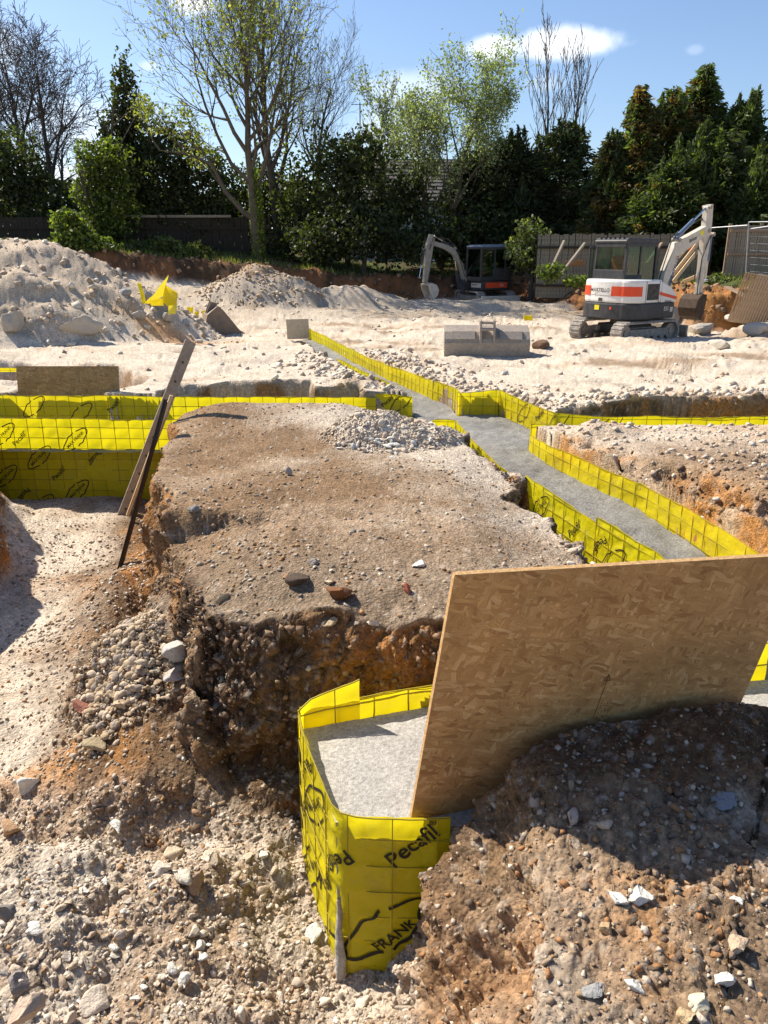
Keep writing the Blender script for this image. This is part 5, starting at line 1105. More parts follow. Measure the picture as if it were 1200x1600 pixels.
PB = dict(big=True, body='white', skirt='charcoal', arm='cream', bw=.6, ramcol='bluegrey', yb=-.22, boom=dict(
    top=[(1.10, 1.10), (1.22, 1.70), (1.60, 2.50), (1.92, 2.60), (3.08, 2.96), (3.28, 2.92)], bot=[(1.32, 1.06), (1.48, 1.62), (1.92, 2.24), (2.2, 2.32), (3.08, 2.68), (3.28, 2.74)],
    atop=[(3.12, 3.50), (3.30, 3.52), (3.36, 3.1), (3.38, 2.5), (3.30, 1.05)], abot=[(3.03, 3.44), (3.04, 2.9), (3.07, 2.4), (3.14, 1.05)],
    rams=[('boom_cylinder', (1.36, .86), (2.0, 2.28), .07), ('arm_cylinder', (1.72, 2.64), (3.1, 3.44), .06), ('bucket_cylinder', (3.5, 2.7), (3.52, 1.5), .05)],
    pins=[(1.2, 1.08), (3.2, 2.83), (3.22, 1.12), (1.76, 2.58), (3.12, 3.44), (3.48, 2.74)],
    hoses=[[(1.3, 1.2, .06), (1.75, 2.66, .06), (2.1, 2.86, .05), (3.0, 3.15, .05), (3.3, 2.8, .1), (3.0, 2.3, .12), (3.1, 1.5, .1)], [(3.3, 2.7, -.12), (2.98, 2.1, -.13), (2.95, 1.3, -.13), (3.05, .4, -.1)], [(1.3, 1.2, 0), (1.1, 1.5, 0), (1.5, 2.5, 0), (1.8, 2.8, 0)]],
    bucket=(3.22, 1.10), bang=-.55, label=((1.52, 1.42), (1.80, 2.22)), label2=(2.42, 2.60, .31)))
big = digger(bp, R(36), R(33), 1.0, PB, 'large white digger with red band and black cab, boom reaching over the hole'); big.scale = (.81, .81, .885)
sp_ = AT(757, 466, 31.8); sp_.z = gh(sp_.x, sp_.y) - .02
PS = dict(big=False, body='charcoal', skirt='charcoal', arm='dustgrey', bw=.62, yb=-.1, boom=dict(
    top=[(1.02, .95), (1.3, 1.75), (1.75, 2.38), (2.2, 2.60), (3.05, 2.78), (3.15, 2.72)], bot=[(1.22, .92), (1.46, 1.64), (1.88, 2.19), (2.27, 2.39), (3.05, 2.60), (3.15, 2.64)],
    atop=[(2.95, 3.02), (3.15, 3.04), (3.34, 2.6), (3.45, 1.0)], abot=[(2.90, 2.92), (2.98, 2.5), (3.15, 1.5), (3.27, .95)],
    rams=[('boom_cylinder', (1.5, .95), (1.72, 1.95), .065), ('arm_cylinder', (1.8, 2.5), (2.95, 2.98), .05), ('bucket_cylinder', (3.42, 2.4), (3.66, 1.2), .045)],
    pins=[(1.15, .92), (3.08, 2.68), (3.36, 1.0), (1.8, 2.45)], hoses=[[(1.2, 1.2, .1), (1.7, 2.45, .1), (2.2, 2.85, .1), (3.0, 2.9, .1), (3.2, 2.4, .12)], [(3.3, 2.9, -.1), (3.5, 2.2, -.12), (3.5, 1.4, -.1)]],
    bucket=(3.38, .88), bang=-.75))
small = digger(sp_, R(211), R(290), .84, PS, 'smaller digger with dark cab standing against the trees, arm folded to the left')
# driver in the big cab
def driver():
    pts = [((0, 0, 0), .15), ((0, 0, .22), .155), ((-.02, 0, .44), .17), ((0, 0, .53), .07), ((.03, 0, .62), .085), ((.04, 0, .74), .10), ((.04, 0, .80), .07),
           ((-.02, .19, .43), .07), ((.10, .25, .22), .052), ((.32, .22, .16), .042), ((.40, .21, .17), .035), ((-.02, -.19, .43), .07), ((.10, -.25, .22), .052), ((.32, -.22, .16), .042), ((.40, -.21, .17), .035),
           ((.05, .10, -.02), .10), ((.42, .12, .0), .075), ((.50, .12, -.34), .055), ((.60, .12, -.38), .045), ((.05, -.10, -.02), .10), ((.42, -.12, .0), .075), ((.50, -.12, -.34), .055), ((.60, -.12, -.38), .045)]
    ed = [(0, 1), (1, 2), (2, 3), (3, 4), (4, 5), (5, 6), (2, 7), (7, 8), (8, 9), (9, 10), (2, 11), (11, 12), (12, 13), (13, 14), (0, 15), (15, 16), (16, 17), (17, 18), (0, 19), (19, 20), (20, 21), (21, 22)]
    me = bpy.data.meshes.new('person'); me.from_pydata([p for p, r in pts], ed, []); o = bpy.data.objects.new('person', me); COL.objects.link(o)
    sm = o.modifiers.new('skin', 'SKIN'); o.modifiers.new('sub', 'SUBSURF').render_levels = 1
    for i, (p, r) in enumerate(pts): me.skin_vertices[0].data[i].radius = (r, r)
    me.skin_vertices[0].data[0].use_root = True; me.materials.append(M['hivis'])
    dg = bpy.context.evaluated_depsgraph_get(); m2 = bpy.data.meshes.new_from_object(o.evaluated_get(dg)); o.modifiers.clear(); o.data = m2
    m2.materials.clear(); [m2.materials.append(M[k]) for k in ('hivis', 'skin', 'charcoal')]
    for f in m2.polygons:
        c = f.center; f.material_index = 1 if c.z > .55 or (c.x > .36 and .1 < c.z < .25) else (2 if c.z < .06 else 0); f.use_smooth = True
    hl = MB(); 
    for k in range(5): a0 = k * .3; a1 = (k + 1) * .3; hl.tube((.03, 0, .76 + .11 * math.sin(a0)), (.03, 0, .76 + .11 * math.sin(a1)), .125 * math.cos(a0), max(.01, .125 * math.cos(a1)), 14)
    hl.tube((.09, 0, .755), (.09, 0, .77), .13, .13, 14); hl.obj('helmet', M['hivis'], o, smooth=True)
    return o
pm = driver(); pm.matrix_world = Matrix.Translation(bp) @ Matrix.Rotation(R(36), 4, 'Z') @ Matrix.Translation((.02, .30, 1.40)); tag(pm, 'seated driver in orange hi-vis jacket leaning forward inside the large digger cab', 'person')

# ------------------------------------------------------------------ loose buckets and yellow scraps
p = G(760, 561, -.1); p.z = gh(p.x, p.y) - .03
r = empty('grading_bucket', p, R(-3)); r.scale = (.97, 1, .88); tag(r, 'wide dusty grading bucket lying on the chalk ground, back towards the camera', 'bucket')
bw = 1.5; pr = [(.0, .02), (-.03, .28), (-.0, .37), (.12, .50), (.42, .60), (.44, .58), (.14, .46), (.03, .35), (.0, .28), (.03, .04), (.62, .0), (.62, -.015), (.02, -.01)]
g = MB(); g.prism([(u, v) for u, v in pr], -bw / 2, bw / 2, lambda u, v, t: (t, u, v)); g.obj('shell', M['steel'], r, .006)
for sx in (-1, 1):
    g = MB(); g.prism([(0, 0), (-.03, .28), (0, .37), (.12, .5), (.44, .6), (.5, .3), (.64, .0)], sx * bw / 2 - .012, sx * bw / 2 + .012, lambda u, v, t: (t, u, v)); g.obj('end_plate', M['steel'], r)
g = MB(); g.box((0, -.015, .285), (bw, .03, .03)); g.obj('wear_strip', M['steel'], r)
for sx in (-.12, .12):
    g = MB(); g.prism([(-.05, .28), (-.05, .40), (-.02, .72), (.08, .75), (.3, .66), (.36, .56), (.12, .50)], sx - .018, sx + .018, lambda u, v, t: (t, u, v)); g.obj('hanger', M['steel'], r, .004)
for z, y in ((.68, .03), (.56, -.01)):
    g = MB(); g.tube((-.14, y, z), (.14, y, z), .03, None, 12); g.obj('hanger_pin', M['steel'], r)
for sx, w_ in ((-.42, 1), (.42, 1)):
    g = MB(); g.prism([(-.02, .36), (.1, .5), (.16, .52), (.0, .38)], sx - .2, sx + .2, lambda u, v, t: (t, u - .012, v + .012)); g.obj('stiffener', M['steel'], r)
p = G(346, 504, -.1); p.z = gh(p.x, p.y) - .02
r = empty('digging_bucket', p, R(20)); r.scale = (1.2, 1.2, 1.15); tag(r, 'small brown digging bucket tipped on its side near the yellow scraps', 'bucket')
sh = [(-.34, .0), (-.40, .18), (-.33, .45), (-.12, .62), (-.02, .6), (-.05, .55), (-.27, .42), (-.34, .18), (-.30, .05), (.32, .04), (.36, 0)]
g = MB(); g.prism(sh, -.3, .3, XZ); g.obj('shell', M['rust'], r)
for sy in (-.3, .3):
    g = MB(); g.prism([(-.34, .0), (-.40, .18), (-.33, .45), (-.12, .62), (-.0, .56), (.38, .04), (.36, 0)], sy - .015, sy + .015, XZ); g.obj('side_plate', M['rust'], r)
for sy in (-.1, .1):
    g = MB(); g.prism([(-.33, .46), (-.22, .72), (-.08, .68), (-.1, .6)], sy - .02, sy + .02, XZ); g.obj('hanger', M['rust'], r)
for k in range(4):
    g = MB(); g.tube((.3, -.24 + k * .16, .03), (.46, -.24 + k * .16, .02), .03, .012, 6); g.obj('tooth', M['steel'], r)
def sheet(name, px, label, mfilm='film_pale', cat='plastic sheet', seed=0, dY=1.7):
    """a crumpled piece of film: px = list of (px,py,Y) outline corners in order (quad), subdivided and creased"""
    c = [AT(q[0], q[1], q[2] - dY) for q in px]; n = 14; V = []; 
    for i in range(n + 1):
        for j in range(n + 1):
            u, v = i / n, j / n; V.append((c[0] * (1 - u) + c[1] * u) * (1 - v) + (c[3] * (1 - u) + c[2] * u) * v)
    V = np.array([tuple(v) for v in V]); o_ = V.mean(0); s_ = np.linalg.norm(V.max(0) - V.min(0)); ii = np.arange((n + 1) ** 2).reshape(n + 1, n + 1)
    V = V + .035 * s_ * np.stack([fbm3(V[:, 0], V[:, 1], V[:, 2], 2.4 / s_, 3, seed + k) for k in range(3)], 1)
    F = np.stack([ii[:-1, :-1], ii[1:, :-1], ii[1:, 1:], ii[:-1, 1:]], -1).reshape(-1, 4); o = mk(name, V - o_, F, M[mfilm]); o.location = o_; s2 = o.modifiers.new('thickness', 'SOLIDIFY'); s2.thickness = .004
    return tag(o, label, cat)
sheet('film_scrap', [(226, 474, 18.3), (262, 428, 18.6), (256, 462, 19.2), (232, 476, 18.8)], 'pale yellow film sheet standing up in a sail shape beside the heap', seed=3)
sheet('film_scrap', [(252, 470, 18.7), (256, 445, 18.9), (278, 458, 19.2), (276, 488, 18.6)], 'crumpled darker yellow film sheet hanging right of the sail-shaped piece', 'film', seed=5)
sheet('film_scrap', [(214, 441, 18.8), (221, 443, 18.8), (229, 475, 18.6), (222, 474, 18.6)], 'narrow upright strip of yellow film left of the torn sheets', 'film', seed=7)
sheet('film_scrap', [(264, 478, 18.2), (277, 474, 18.3), (275, 490, 18.2), (263, 492, 18.2)], 'small pale yellow flap at the bottom of the torn sheets', seed=8)
sheet('film_scrap', [(232, 470, 18.2), (255, 466, 18.2), (256, 478, 18.2), (236, 478, 18.2)], 'orange-tinted film fold low between the grey blocks', 'film', seed=9)
for i, (a, b, c, d, lb) in enumerate(((292, 480, 302, 495, 'small bright yellow film piece left of the small bucket'), (304, 487, 311, 496, 'tiny yellow film scrap in the middle of the row by the small bucket'), (316, 485, 323, 497, 'yellow film piece touching the small bucket'), (818, 493, 832, 502, 'yellow scrap on the chalk between the two diggers'))):
    Y_ = 17.9 if i < 3 else 23.5
    q = G((a + c) / 2, d, -.1 if i < 3 else -.35); Y_ = q.y
    sheet('film_scrap', [(a, d, Y_), (a, b, Y_ + .1), (c, b, Y_ + .12), (c, d, Y_)], lb, 'film', seed=20 + i, dY=0)

# ------------------------------------------------------------------ fences, props, panels on the right
def fence_run(A, B_, zb, ht, pw, mat_, railm, label, name='paling_fence', seed=0, gap=.01, posts=3, rails=(.12, .5, .88), front=-1):
    A = Vector(A); B_ = Vector(B_); L_ = (B_ - A).length; d = (B_ - A).normalized(); r = empty(name, (A.x, A.y, zb)); r.rotation_euler = (0, 0, math.atan2(d.y, d.x)); tag(r, label, 'fence')
    rd = random.Random(seed); n = int(L_ / (pw + gap)); tmpl = {}
    for k in range(n):
        hk = ht + rd.uniform(-.03, .03); key = round(hk * 50)
        if key not in tmpl:
            g = MB(); g.box((0, 0, hk / 2), (pw, .02, hk)); o = g.obj('paling', mat_, r); tmpl[key] = o
        else: o = dup(tmpl[key])
        o.location = ((k + .5) * (pw + gap), rd.uniform(-.006, .006), 0); o.rotation_euler = (0, rd.uniform(-.008, .008), 0)
    for q in rails:
        g = MB(); g.box((L_ / 2, front * .045, ht * q), (L_, .06, .085)); g.obj('rail', railm, r)
    for k in range(posts):
        g = MB(); g.box((L_ * (k + .0) / max(1, posts - 1), -front * .07, ht / 2), (.1, .1, ht + .1)); g.obj('post', railm, r)
    return r
zf_ = .62
fence_run((11.25, 26.6), (13.1, 26.2), AT(1150, 440, 26.4).z - .1, 1.85, .062, M['timber_grey'], M['timber'], 'pale vertical paling fence with horizontal rails at the right edge', seed=1, rails=(.17, .52, .91))
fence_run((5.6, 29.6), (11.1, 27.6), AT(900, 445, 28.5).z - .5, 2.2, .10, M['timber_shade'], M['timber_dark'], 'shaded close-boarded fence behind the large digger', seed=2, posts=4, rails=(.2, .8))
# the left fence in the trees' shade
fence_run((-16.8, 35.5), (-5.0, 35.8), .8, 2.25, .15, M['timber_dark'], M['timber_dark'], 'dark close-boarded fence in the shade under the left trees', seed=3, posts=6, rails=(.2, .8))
cap = MB(); cap.box((-9.8, 35.45, 3.08), (6.4, .06, .10)); o = cap.obj('fence_capping', M['timber_grey']); tag(o, 'pale horizontal rail along the top of the dark left fence', 'rail')
o.name = 'top_board'
for (a, b, lb, m_) in (((855, 434, 27.8), (882, 376, 28.3), 'left one of the two wooden struts propping the shaded fence', 'timber_grey'), ((872, 434, 27.2), (914, 380, 28.0), 'longer wooden strut propping the shaded fence, right of its twin', 'timber_grey'),
                       ((1010, 412, 27.0), (1034, 380, 27.6), 'strut seen just right of the big digger cab', 'timber')):
    plank('fence_strut', AT(*a), AT(*b), .09, .07, M[m_], lb, cat='strut')
plank('broken_board', AT(884, 412, 28.2), AT(912, 410, 28.0), .02, .9, M['timber'], 'orange-tinted bare panel of boards in the shaded fence', upv=(1, 0, 0), cat='board')
# pale timbers leaning beyond the boom
for i, (a, b, lb) in enumerate((((1040, 424, 24.9), (1086, 372, 25.6), 'uppermost of the pale timbers leaning behind the boom'), ((1043, 440, 24.6), (1092, 378, 25.4), 'widest middle timber of the leaning pale stack'), ((1052, 440, 24.5), (1090, 392, 25.2), 'lowest pale timber of the leaning stack'), ((1068, 440, 24.5), (1092, 430, 24.3), 'short timber lying at the foot of the leaning stack'))):
    plank('leaning_timber', AT(*a), AT(*b), .10, .05, M['timber_new'], lb, upv=(0, 1, 0), cat='timber')
plank('orange_board', AT(1078, 392, 25.7), AT(1090, 374, 25.8), .2, .03, M['hivis'], 'orange strip behind the top of the leaning timbers', upv=(0, 1, 0), cat='strip')
plank('plank', AT(1135, 448, 23.5), AT(1164, 462, 22.6), .14, .05, M['timber'], 'short plank lying on the bank below the paling fence', upv=(0, 0, 1))
# ribbed deck panel
c0 = AT(1136, 500, 21.6); c1 = AT(1186, 427, 22.3); c2 = AT(1290, 440, 21.8); c3 = AT(1240, 520, 21.0)
ux = (c3 - c0); uy = (c1 - c0); r = empty('ribbed_panel', c0); tag(r, 'ribbed beige deck panel tilted against the bank at the right edge', 'panel')
nb = 26; uxn = ux.normalized(); uyn = uy.normalized(); nrm = uxn.cross(uyn).normalized(); 
if nrm.y > 0: nrm = -nrm
w_ = ux.length / nb; tm = None
for k in range(nb):
    if tm is None:
        g = MB(); g.box((0, 0, uy.length / 2), (w_ * .72, .03, uy.length)); tm = g.obj('slat', M['timber'], r, .004); o = tm
        rotm = Matrix((uxn, nrm, uyn)).transposed()
    else: o = dup(tm)
    o.location = uxn * (w_ * (k + .5)); o.rotation_euler = rotm.to_euler()
g = MB(); g.v = [tuple(v) for v in (Vector((0, 0, 0)) - nrm * .02, ux - nrm * .02, ux + uy - nrm * .02, uy - nrm * .02)]; g.f = [(0, 1, 2, 3)]; o = g.obj('backing', M['timber_grey'], r); s_ = o.modifiers.new('t', 'SOLIDIFY'); s_.thickness = .02
# temporary fence tubes
r = empty('mesh_fence_panel', AT(1164, 440, 24.4)); o0 = r.location.copy(); tag(r, 'galvanised temporary fence frame standing before the paling fence', 'temporary fence')
def tube_part(a, b, nm='tube'):
    g = MB(); g.tube(a - o0, b - o0, .017, None, 8); g.obj(nm, M['galv'], r)
tube_part(AT(1164, 446, 24.4), AT(1170, 346, 24.4)); tube_part(AT(1170, 347, 24.4), AT(1300, 345, 22.5)); tube_part(AT(1168, 352, 24.4), AT(1112, 356, 25.5)); tube_part(AT(1170, 358, 24.4), AT(1300, 340, 22.5))
for k in range(9):
    g = MB(); a = AT(1172, 358 + 11 * k, 24.4); b = AT(1300, 362 + 12 * k, 22.5); g.tube(a - o0, b - o0, .006, None, 4, False); g.obj('mesh_wire', M['galv'], r)
# grey blanket of shaded rubble handled by boulders; dark stump in the hole
# ------------------------------------------------------------------ houses behind the trees
def house(loc, rz, L_, Wd_, eave, ridge, wallc, roofc, label):
    r = empty('house', loc, rz); tag(r, label, 'house')
    g = MB(); g.box((0, 0, eave / 2), (L_, Wd_, eave)); wl = g.obj('wall', wallc, r)
    for sy in (-1, 1):
        gb = MB(); gb.prism([(-Wd_ / 2, eave), (Wd_ / 2, eave), (0, ridge)], sy * (L_ / 2 - .05) - .05, sy * (L_ / 2 - .05) + .05, lambda u, v, t: (t, u, v)); gb.obj('gable', wallc, r)
    rf = None; sl = math.hypot(Wd_ / 2 + .4, (ridge - eave) * (1 + .8 / Wd_)); an = math.atan2(ridge - eave, Wd_ / 2)
    for sy in (-1, 1):
        g = MB(); rows = 12
        for k in range(rows):
            t0 = k / rows; t1 = (k + 1) / rows + .012; y0 = sy * (Wd_ / 2 + .4) * (1 - t0); y1 = sy * (Wd_ / 2 + .4) * (1 - t1); z0 = eave - .12 + (ridge + .08 - eave + .12) * t0; z1 = eave - .12 + (ridge + .08 - eave + .12) * t1
            g.beam((0, y0, z0 + .05), (0, y1, z1 + .02), L_ + .6, .05, (0, 1, 0)) if False else g.add([(-L_ / 2 - .3, y0, z0 + .06), (L_ / 2 + .3, y0, z0 + .06), (L_ / 2 + .3, y1, z1), (-L_ / 2 - .3, y1, z1), (-L_ / 2 - .3, y0, z0), (L_ / 2 + .3, y0, z0), (L_ / 2 + .3, y1, z1 - .06), (-L_ / 2 - .3, y1, z1 - .06)], [(0, 1, 2, 3), (4, 7, 6, 5), (0, 4, 5, 1), (0, 3, 7, 4), (1, 5, 6, 2)])
        rf = g.obj('roof', roofc, r)
    for k in range(3):
        for z in (1.5, 4.0):
            if z + .6 > eave: continue
            x = -L_ / 3 + k * L_ / 3; g = MB(); g.box((x, -Wd_ / 2 - .01, z), (1.3, .08, 1.15)); f = g.obj('window', M['white'], r); h = MB(); h.box((x - .31, -Wd_ / 2 - .055, z), (.54, .02, 1.0)); h.obj('pane', M['pane'], f); h = MB(); h.box((x + .31, -Wd_ / 2 - .055, z), (.54, .02, 1.0)); h.obj('pane', M['pane'], f)
    return r
M['brickw'] = mat('brickwork', (.3, .17, .12), .9, noise=[(20, (.2, .1, .07), .7)]); M['pane'] = mat('window_glass', (.05, .06, .07), .1); M['rooft'] = mat('roof_tiles', (.09, .083, .08), .9, noise=[(6, (.14, .125, .115), .7)]); M['render'] = mat('pale_render', (.55, .56, .58), .8)
house((3.2, 49, .4), R(4), 11, 8, 3.9, 6.2, M['render'], M['rooft'], 'house with dark tiled roof and pale wall glimpsed behind the middle trees')
r = empty('aerial', AT(563, 235, 46)); tag(r, 'television aerial on a thin mast above the middle trees', 'aerial'); z1 = AT(563, 160, 46).z - r.location.z
g = MB(); g.tube((0, 0, -3), (0, 0, z1), .03, None, 6); g.obj('mast', M['charcoal'], r)
g = MB(); g.tube((-.45, 0, z1 - .1), (.55, 0, z1 - .1), .015, None, 5); g.obj('boom_bar', M['charcoal'], r)
for k in range(5): g = MB(); g.tube((-.4 + k * .2, -.25, z1 - .1), (-.4 + k * .2, .25, z1 - .1), .01, None, 4); g.obj('element', M['charcoal'], r)

# ------------------------------------------------------------------ trees and shrubs
def tubes_mesh(segs):
    """segs: array (n,8): p0 p1 r0 r1 -> one mesh; thick limbs 7-sided, twigs 3-sided"""
    segs = np.array(segs, np.float32); Vs, Fs, b = [], [], 0
    for lo, hi, ns in ((.03, 9, 7), (.0, .03, 3)):
        s = segs[(segs[:, 6] >= lo) & (segs[:, 6] < hi)]
        if len(s) == 0: continue
        d = s[:, 3:6] - s[:, :3]; L = np.linalg.norm(d, axis=1, keepdims=True) + 1e-6; d = d / L
        a = np.where(np.abs(d[:, 2:3]) < .9, np.array([[0, 0, 1.]]), np.array([[1., 0, 0]])); x = np.cross(a, d); x /= np.linalg.norm(x, axis=1, keepdims=True); y = np.cross(d, x)
        t = np.arange(ns) * 2 * np.pi / ns; ring = x[:, None] * np.cos(t)[None, :, None] + y[:, None] * np.sin(t)[None, :, None]
        V = np.concatenate([s[:, None, :3] + ring * s[:, None, 6:7], s[:, None, 3:6] + d[:, None] * s[:, None, 7:8] * .5 + ring * s[:, None, 7:8]], 1)
        i = np.arange(ns); F = np.stack([i, (i + 1) % ns, ns + (i + 1) % ns, ns + i], -1)
        Vs.append(V.reshape(-1, 3)); Fs.append((F[None] + (np.arange(len(s)) * 2 * ns)[:, None, None] + b).reshape(-1, 4)); b += V.shape[0] * 2 * ns
    return np.concatenate(Vs), np.concatenate(Fs)
def grow(h, r0, seed, lean=(0, 0), levels=4, n0=9, first=.25, spread=.75, kids=(6, 5, 4), lens=(.5, .5, .55), up=.25, wob=.16, rmin=.006):
    rd = np.random.default_rng(seed); segs = []; tips = []
    def limb(p, d, L, r, lev):
        ns = max(3, int(6 - lev)); q = p.copy(); path = [q.copy()]; dirs = [d]; rr_ = [r]
        for k in range(ns):
            d = d + rd.normal(size=3) * wob * (.5 if lev == 0 else 1) + np.array([0, 0, up * (.25 if lev else .1)]); d /= np.linalg.norm(d)
            q2 = q + d * L / ns; r2 = max(rmin, r * (1 - .8 * (k + 1) / ns) if lev else r * (1 - .75 * (k + 1) / ns)); segs.append([*q, *q2, rr_[-1], r2]); q = q2; path.append(q); dirs.append(d); rr_.append(r2)
        if lev >= levels: tips.append(np.array(path)); return
        nk = n0 if lev == 0 else kids[min(lev - 1, len(kids) - 1)]
        for j in range(nk):
            f = (first + (1 - first) * (j + rd.random()) / nk) if lev == 0 else (.25 + .75 * (j + rd.random()) / nk)
            f = min(f, .98); t = f * ns; i = int(t); pp = path[i] + (path[min(i + 1, ns)] - path[i]) * (t - i); dd = dirs[min(i + 1, ns)]
            az = j * 2.4 + rd.random() * 1.2; x = np.cross(dd, [0, 0, 1.]) if abs(dd[2]) < .95 else np.array([1., 0, 0]); x /= np.linalg.norm(x); y = np.cross(dd, x)
            sp = spread * rd.uniform(.7, 1.25) * (1 if lev else (1.15 - .5 * f)); nd = dd * math.cos(sp) + (x * math.cos(az) + y * math.sin(az)) * math.sin(sp)
            Lk = L * lens[min(lev, len(lens) - 1)] * rd.uniform(.7, 1.2) * (1 if lev else (1.25 - .75 * f)); rk = max(rmin, rr_[min(i, ns)] * rd.uniform(.45, .65))
            limb(pp, nd, Lk, rk, lev + 1)
    d0 = np.array([lean[0], lean[1], 1.]); d0 /= np.linalg.norm(d0); limb(np.zeros(3), d0, h, r0, 0)
    return segs, tips
def leaves(P, size, colr, seed, elong=1.5, droop=0, jit=.3, dirs=None):
    """P (n,3) leaf points -> quads of random turn, colour per leaf"""
    rd = np.random.default_rng(seed); n = len(P); s = size * rd.uniform(.6, 1.3, n); u = rd.normal(size=(n, 3)) * (1 if dirs is None else .38); u[:, 2] -= droop; u = u if dirs is None else u + dirs; u /= np.linalg.norm(u, axis=1, keepdims=True)
    v = np.cross(u, rd.normal(size=(n, 3))); v /= np.linalg.norm(v, axis=1, keepdims=True)
    a = u * (s * elong / 2)[:, None]; b = v * (s / 2)[:, None]
    V = np.stack([P - a, P + b * .9, P + a, P - b], 1).reshape(-1, 3); F = np.arange(4 * n).reshape(n, 4)
    c = np.array(colr); k = rd.integers(0, len(c), n); C = c[k] * rd.uniform(1 - jit, 1 + jit, n)[:, None]; return V, F, np.repeat(C, 4, 0)
def tree_obj(name, loc, label, cat, segs=None, P=None, size=.1, cols=None, seed=0, bark='bark', part='trunk', droop=0, elong=1.5, group=None, rz=0, C=None, dirs=None):
    r = empty(name, loc, rz); tag(r, label, cat, group)
    if segs is not None: V, F = tubes_mesh(segs); mk(part, V, F, M[bark], r, smooth=True)
    if P is not None and len(P):
        V, F, Cc = leaves(P, size, cols, seed, elong, droop, dirs=dirs); 
        if C is not None: Cc = Cc * np.repeat(C, 4, 0)
        mk('crown', V, F, M['leaf'], r, col=np.clip(Cc, .004, .8))
    return r
def base_at(px, Y):
    p = AT(px, 400, Y); p.z = gh(p.x, p.y) - .05; return p
def tipleaves(tips, n, seed, jit=.08, keep=None):
    rd = np.random.default_rng(seed); out = []
    for _ in range(n):
        t = tips[rd.integers(len(tips))]; k = rd.integers(1, len(t)); f = rd.random(); out.append(t[k - 1] * (1 - f) + t[k] * f + rd.normal(size=3) * jit)
    return np.array(out)
YG = [(.22, .25, .06), (.18, .22, .05), (.28, .28, .08)]; LG = [(.22, .26, .14), (.30, .34, .20), (.15, .19, .10)]; DG = [(.042, .055, .022), (.065, .078, .028), (.03, .04, .016)]; BG = [(.085, .12, .025), (.15, .185, .035), (.045, .065, .018)]; MG = [(.06, .08, .025), (.09, .11, .035), (.045, .06, .02)]
def Ht(py, Y, z0): return AT(600, py, Y).z - z0
# big budding tree with ivy on its trunk, left of centre
b = base_at(404, 34); h = Ht(-25, 34, b.z)
sg, tp = grow(h * .84, .21, 5, n0=14, first=.28, spread=.72, kids=(8, 6, 4), lens=(.58, .5, .5), up=.42, wob=.14)
tree_obj('budding_tree', b, 'tall budding tree with ivy-wrapped trunk and sparse yellow-green leaves, left of centre', 'tree', sg, tipleaves(tp, 5200, 1), .08, YG, 1)
rd = np.random.default_rng(8); th = rd.uniform(0, 6.28, 1500); hz2 = rd.uniform(0, 3.6, 1500) ; P = np.stack([(.2 + .1 * rd.random(1500)) * np.cos(th), (.2 + .1 * rd.random(1500)) * np.sin(th), hz2], 1)
V, F, C_ = leaves(P, .10, [(.10, .14, .03), (.16, .2, .04)], 4); mk('ivy', V, F, M['leaf'], bpy.data.objects['budding_tree'], col=C_)
# low limb sweeping left
b2 = b.copy(); sg, tp = [], []
lim = [(0, 0, 1.6), (-.45, -.3, 1.9), (-1.15, -.4, 2.7), (-1.6, -.5, 3.7), (-2.6, -.5, 4.1), (-3.6, -.6, 4.2)]
sg = [[*lim[i], *lim[i + 1], 0.13 - .022 * i, .13 - .022 * (i + 1)] for i in range(5)]
for k, q in enumerate(lim[2:]):
    s2, t2 = grow(1.9, .04, 60 + k, lean=(-.7, 0), levels=3, n0=8, spread=.7, kids=(5, 4)); 
    for s in s2: sg.append([s[0] + q[0], s[1] + q[1], s[2] + q[2], s[3] + q[0], s[4] + q[1], s[5] + q[2], s[6], s[7]])
    tp += [t + np.array(q) for t in t2]
V, F = tubes_mesh(sg); mk('low_limb', V, F, M['bark'], bpy.data.objects['budding_tree'], smooth=True)
V, F, C_ = leaves(tipleaves(tp, 1100, 3), .09, YG, 5); mk('limb_leaves', V, F, M['leaf'], bpy.data.objects['budding_tree'], col=C_)
# its taller companion behind
b = base_at(436, 37); h = Ht(-40, 37, b.z)
sg, tp = grow(h * .86, .22, 15, lean=(.05, 0), n0=13, first=.25, spread=.55, kids=(7, 6, 3), lens=(.5, .5, .5), up=.65, wob=.12)
tree_obj('budding_tree', b, 'taller near-bare tree just behind and right of the ivy-wrapped one', 'tree', sg, tipleaves(tp, 1600, 2), .08, YG, 2, 'bark_dark')
b = base_at(505, 44); h = Ht(70, 44, b.z)
sg, tp = grow(h * .8, .16, 25, n0=12, spread=.55, kids=(6, 5, 3), up=.5)
tree_obj('bare_tree', b, 'thin grey bare tree showing right of the tall budding trees', 'tree', sg, None, bark='bark')
# bare trees at the left
for k, (px, Y_, top, sd_, lb) in enumerate(((58, 43, 38, 31, 'large bare dark tree at the far left'), (96, 42, 75, 33, 'bare dark tree with upswept twigs, right of the one at the far left'), (5, 44, 120, 36, 'bare tree cut by the left edge of the picture'))):
    b = base_at(px, Y_); h = Ht(top, Y_, b.z); sg, tp = grow(h * .82, .19, sd_, n0=12, first=.22, spread=.72, kids=(8, 6, 4), lens=(.58, .5, .5), up=.36, wob=.13, rmin=.010)
    tree_obj('bare_tree', b, lb, 'tree', sg, None, bark='bark_dark')
b = base_at(142, 46); h = Ht(230, 46, b.z); sg, tp = grow(h * .8, .1, 38, n0=12, spread=.6, kids=(6, 5, 3)); tree_obj('bare_tree', b, 'small twiggy bare tree low beside the dark ivy-clad spire', 'tree', sg, None, bark='bark')
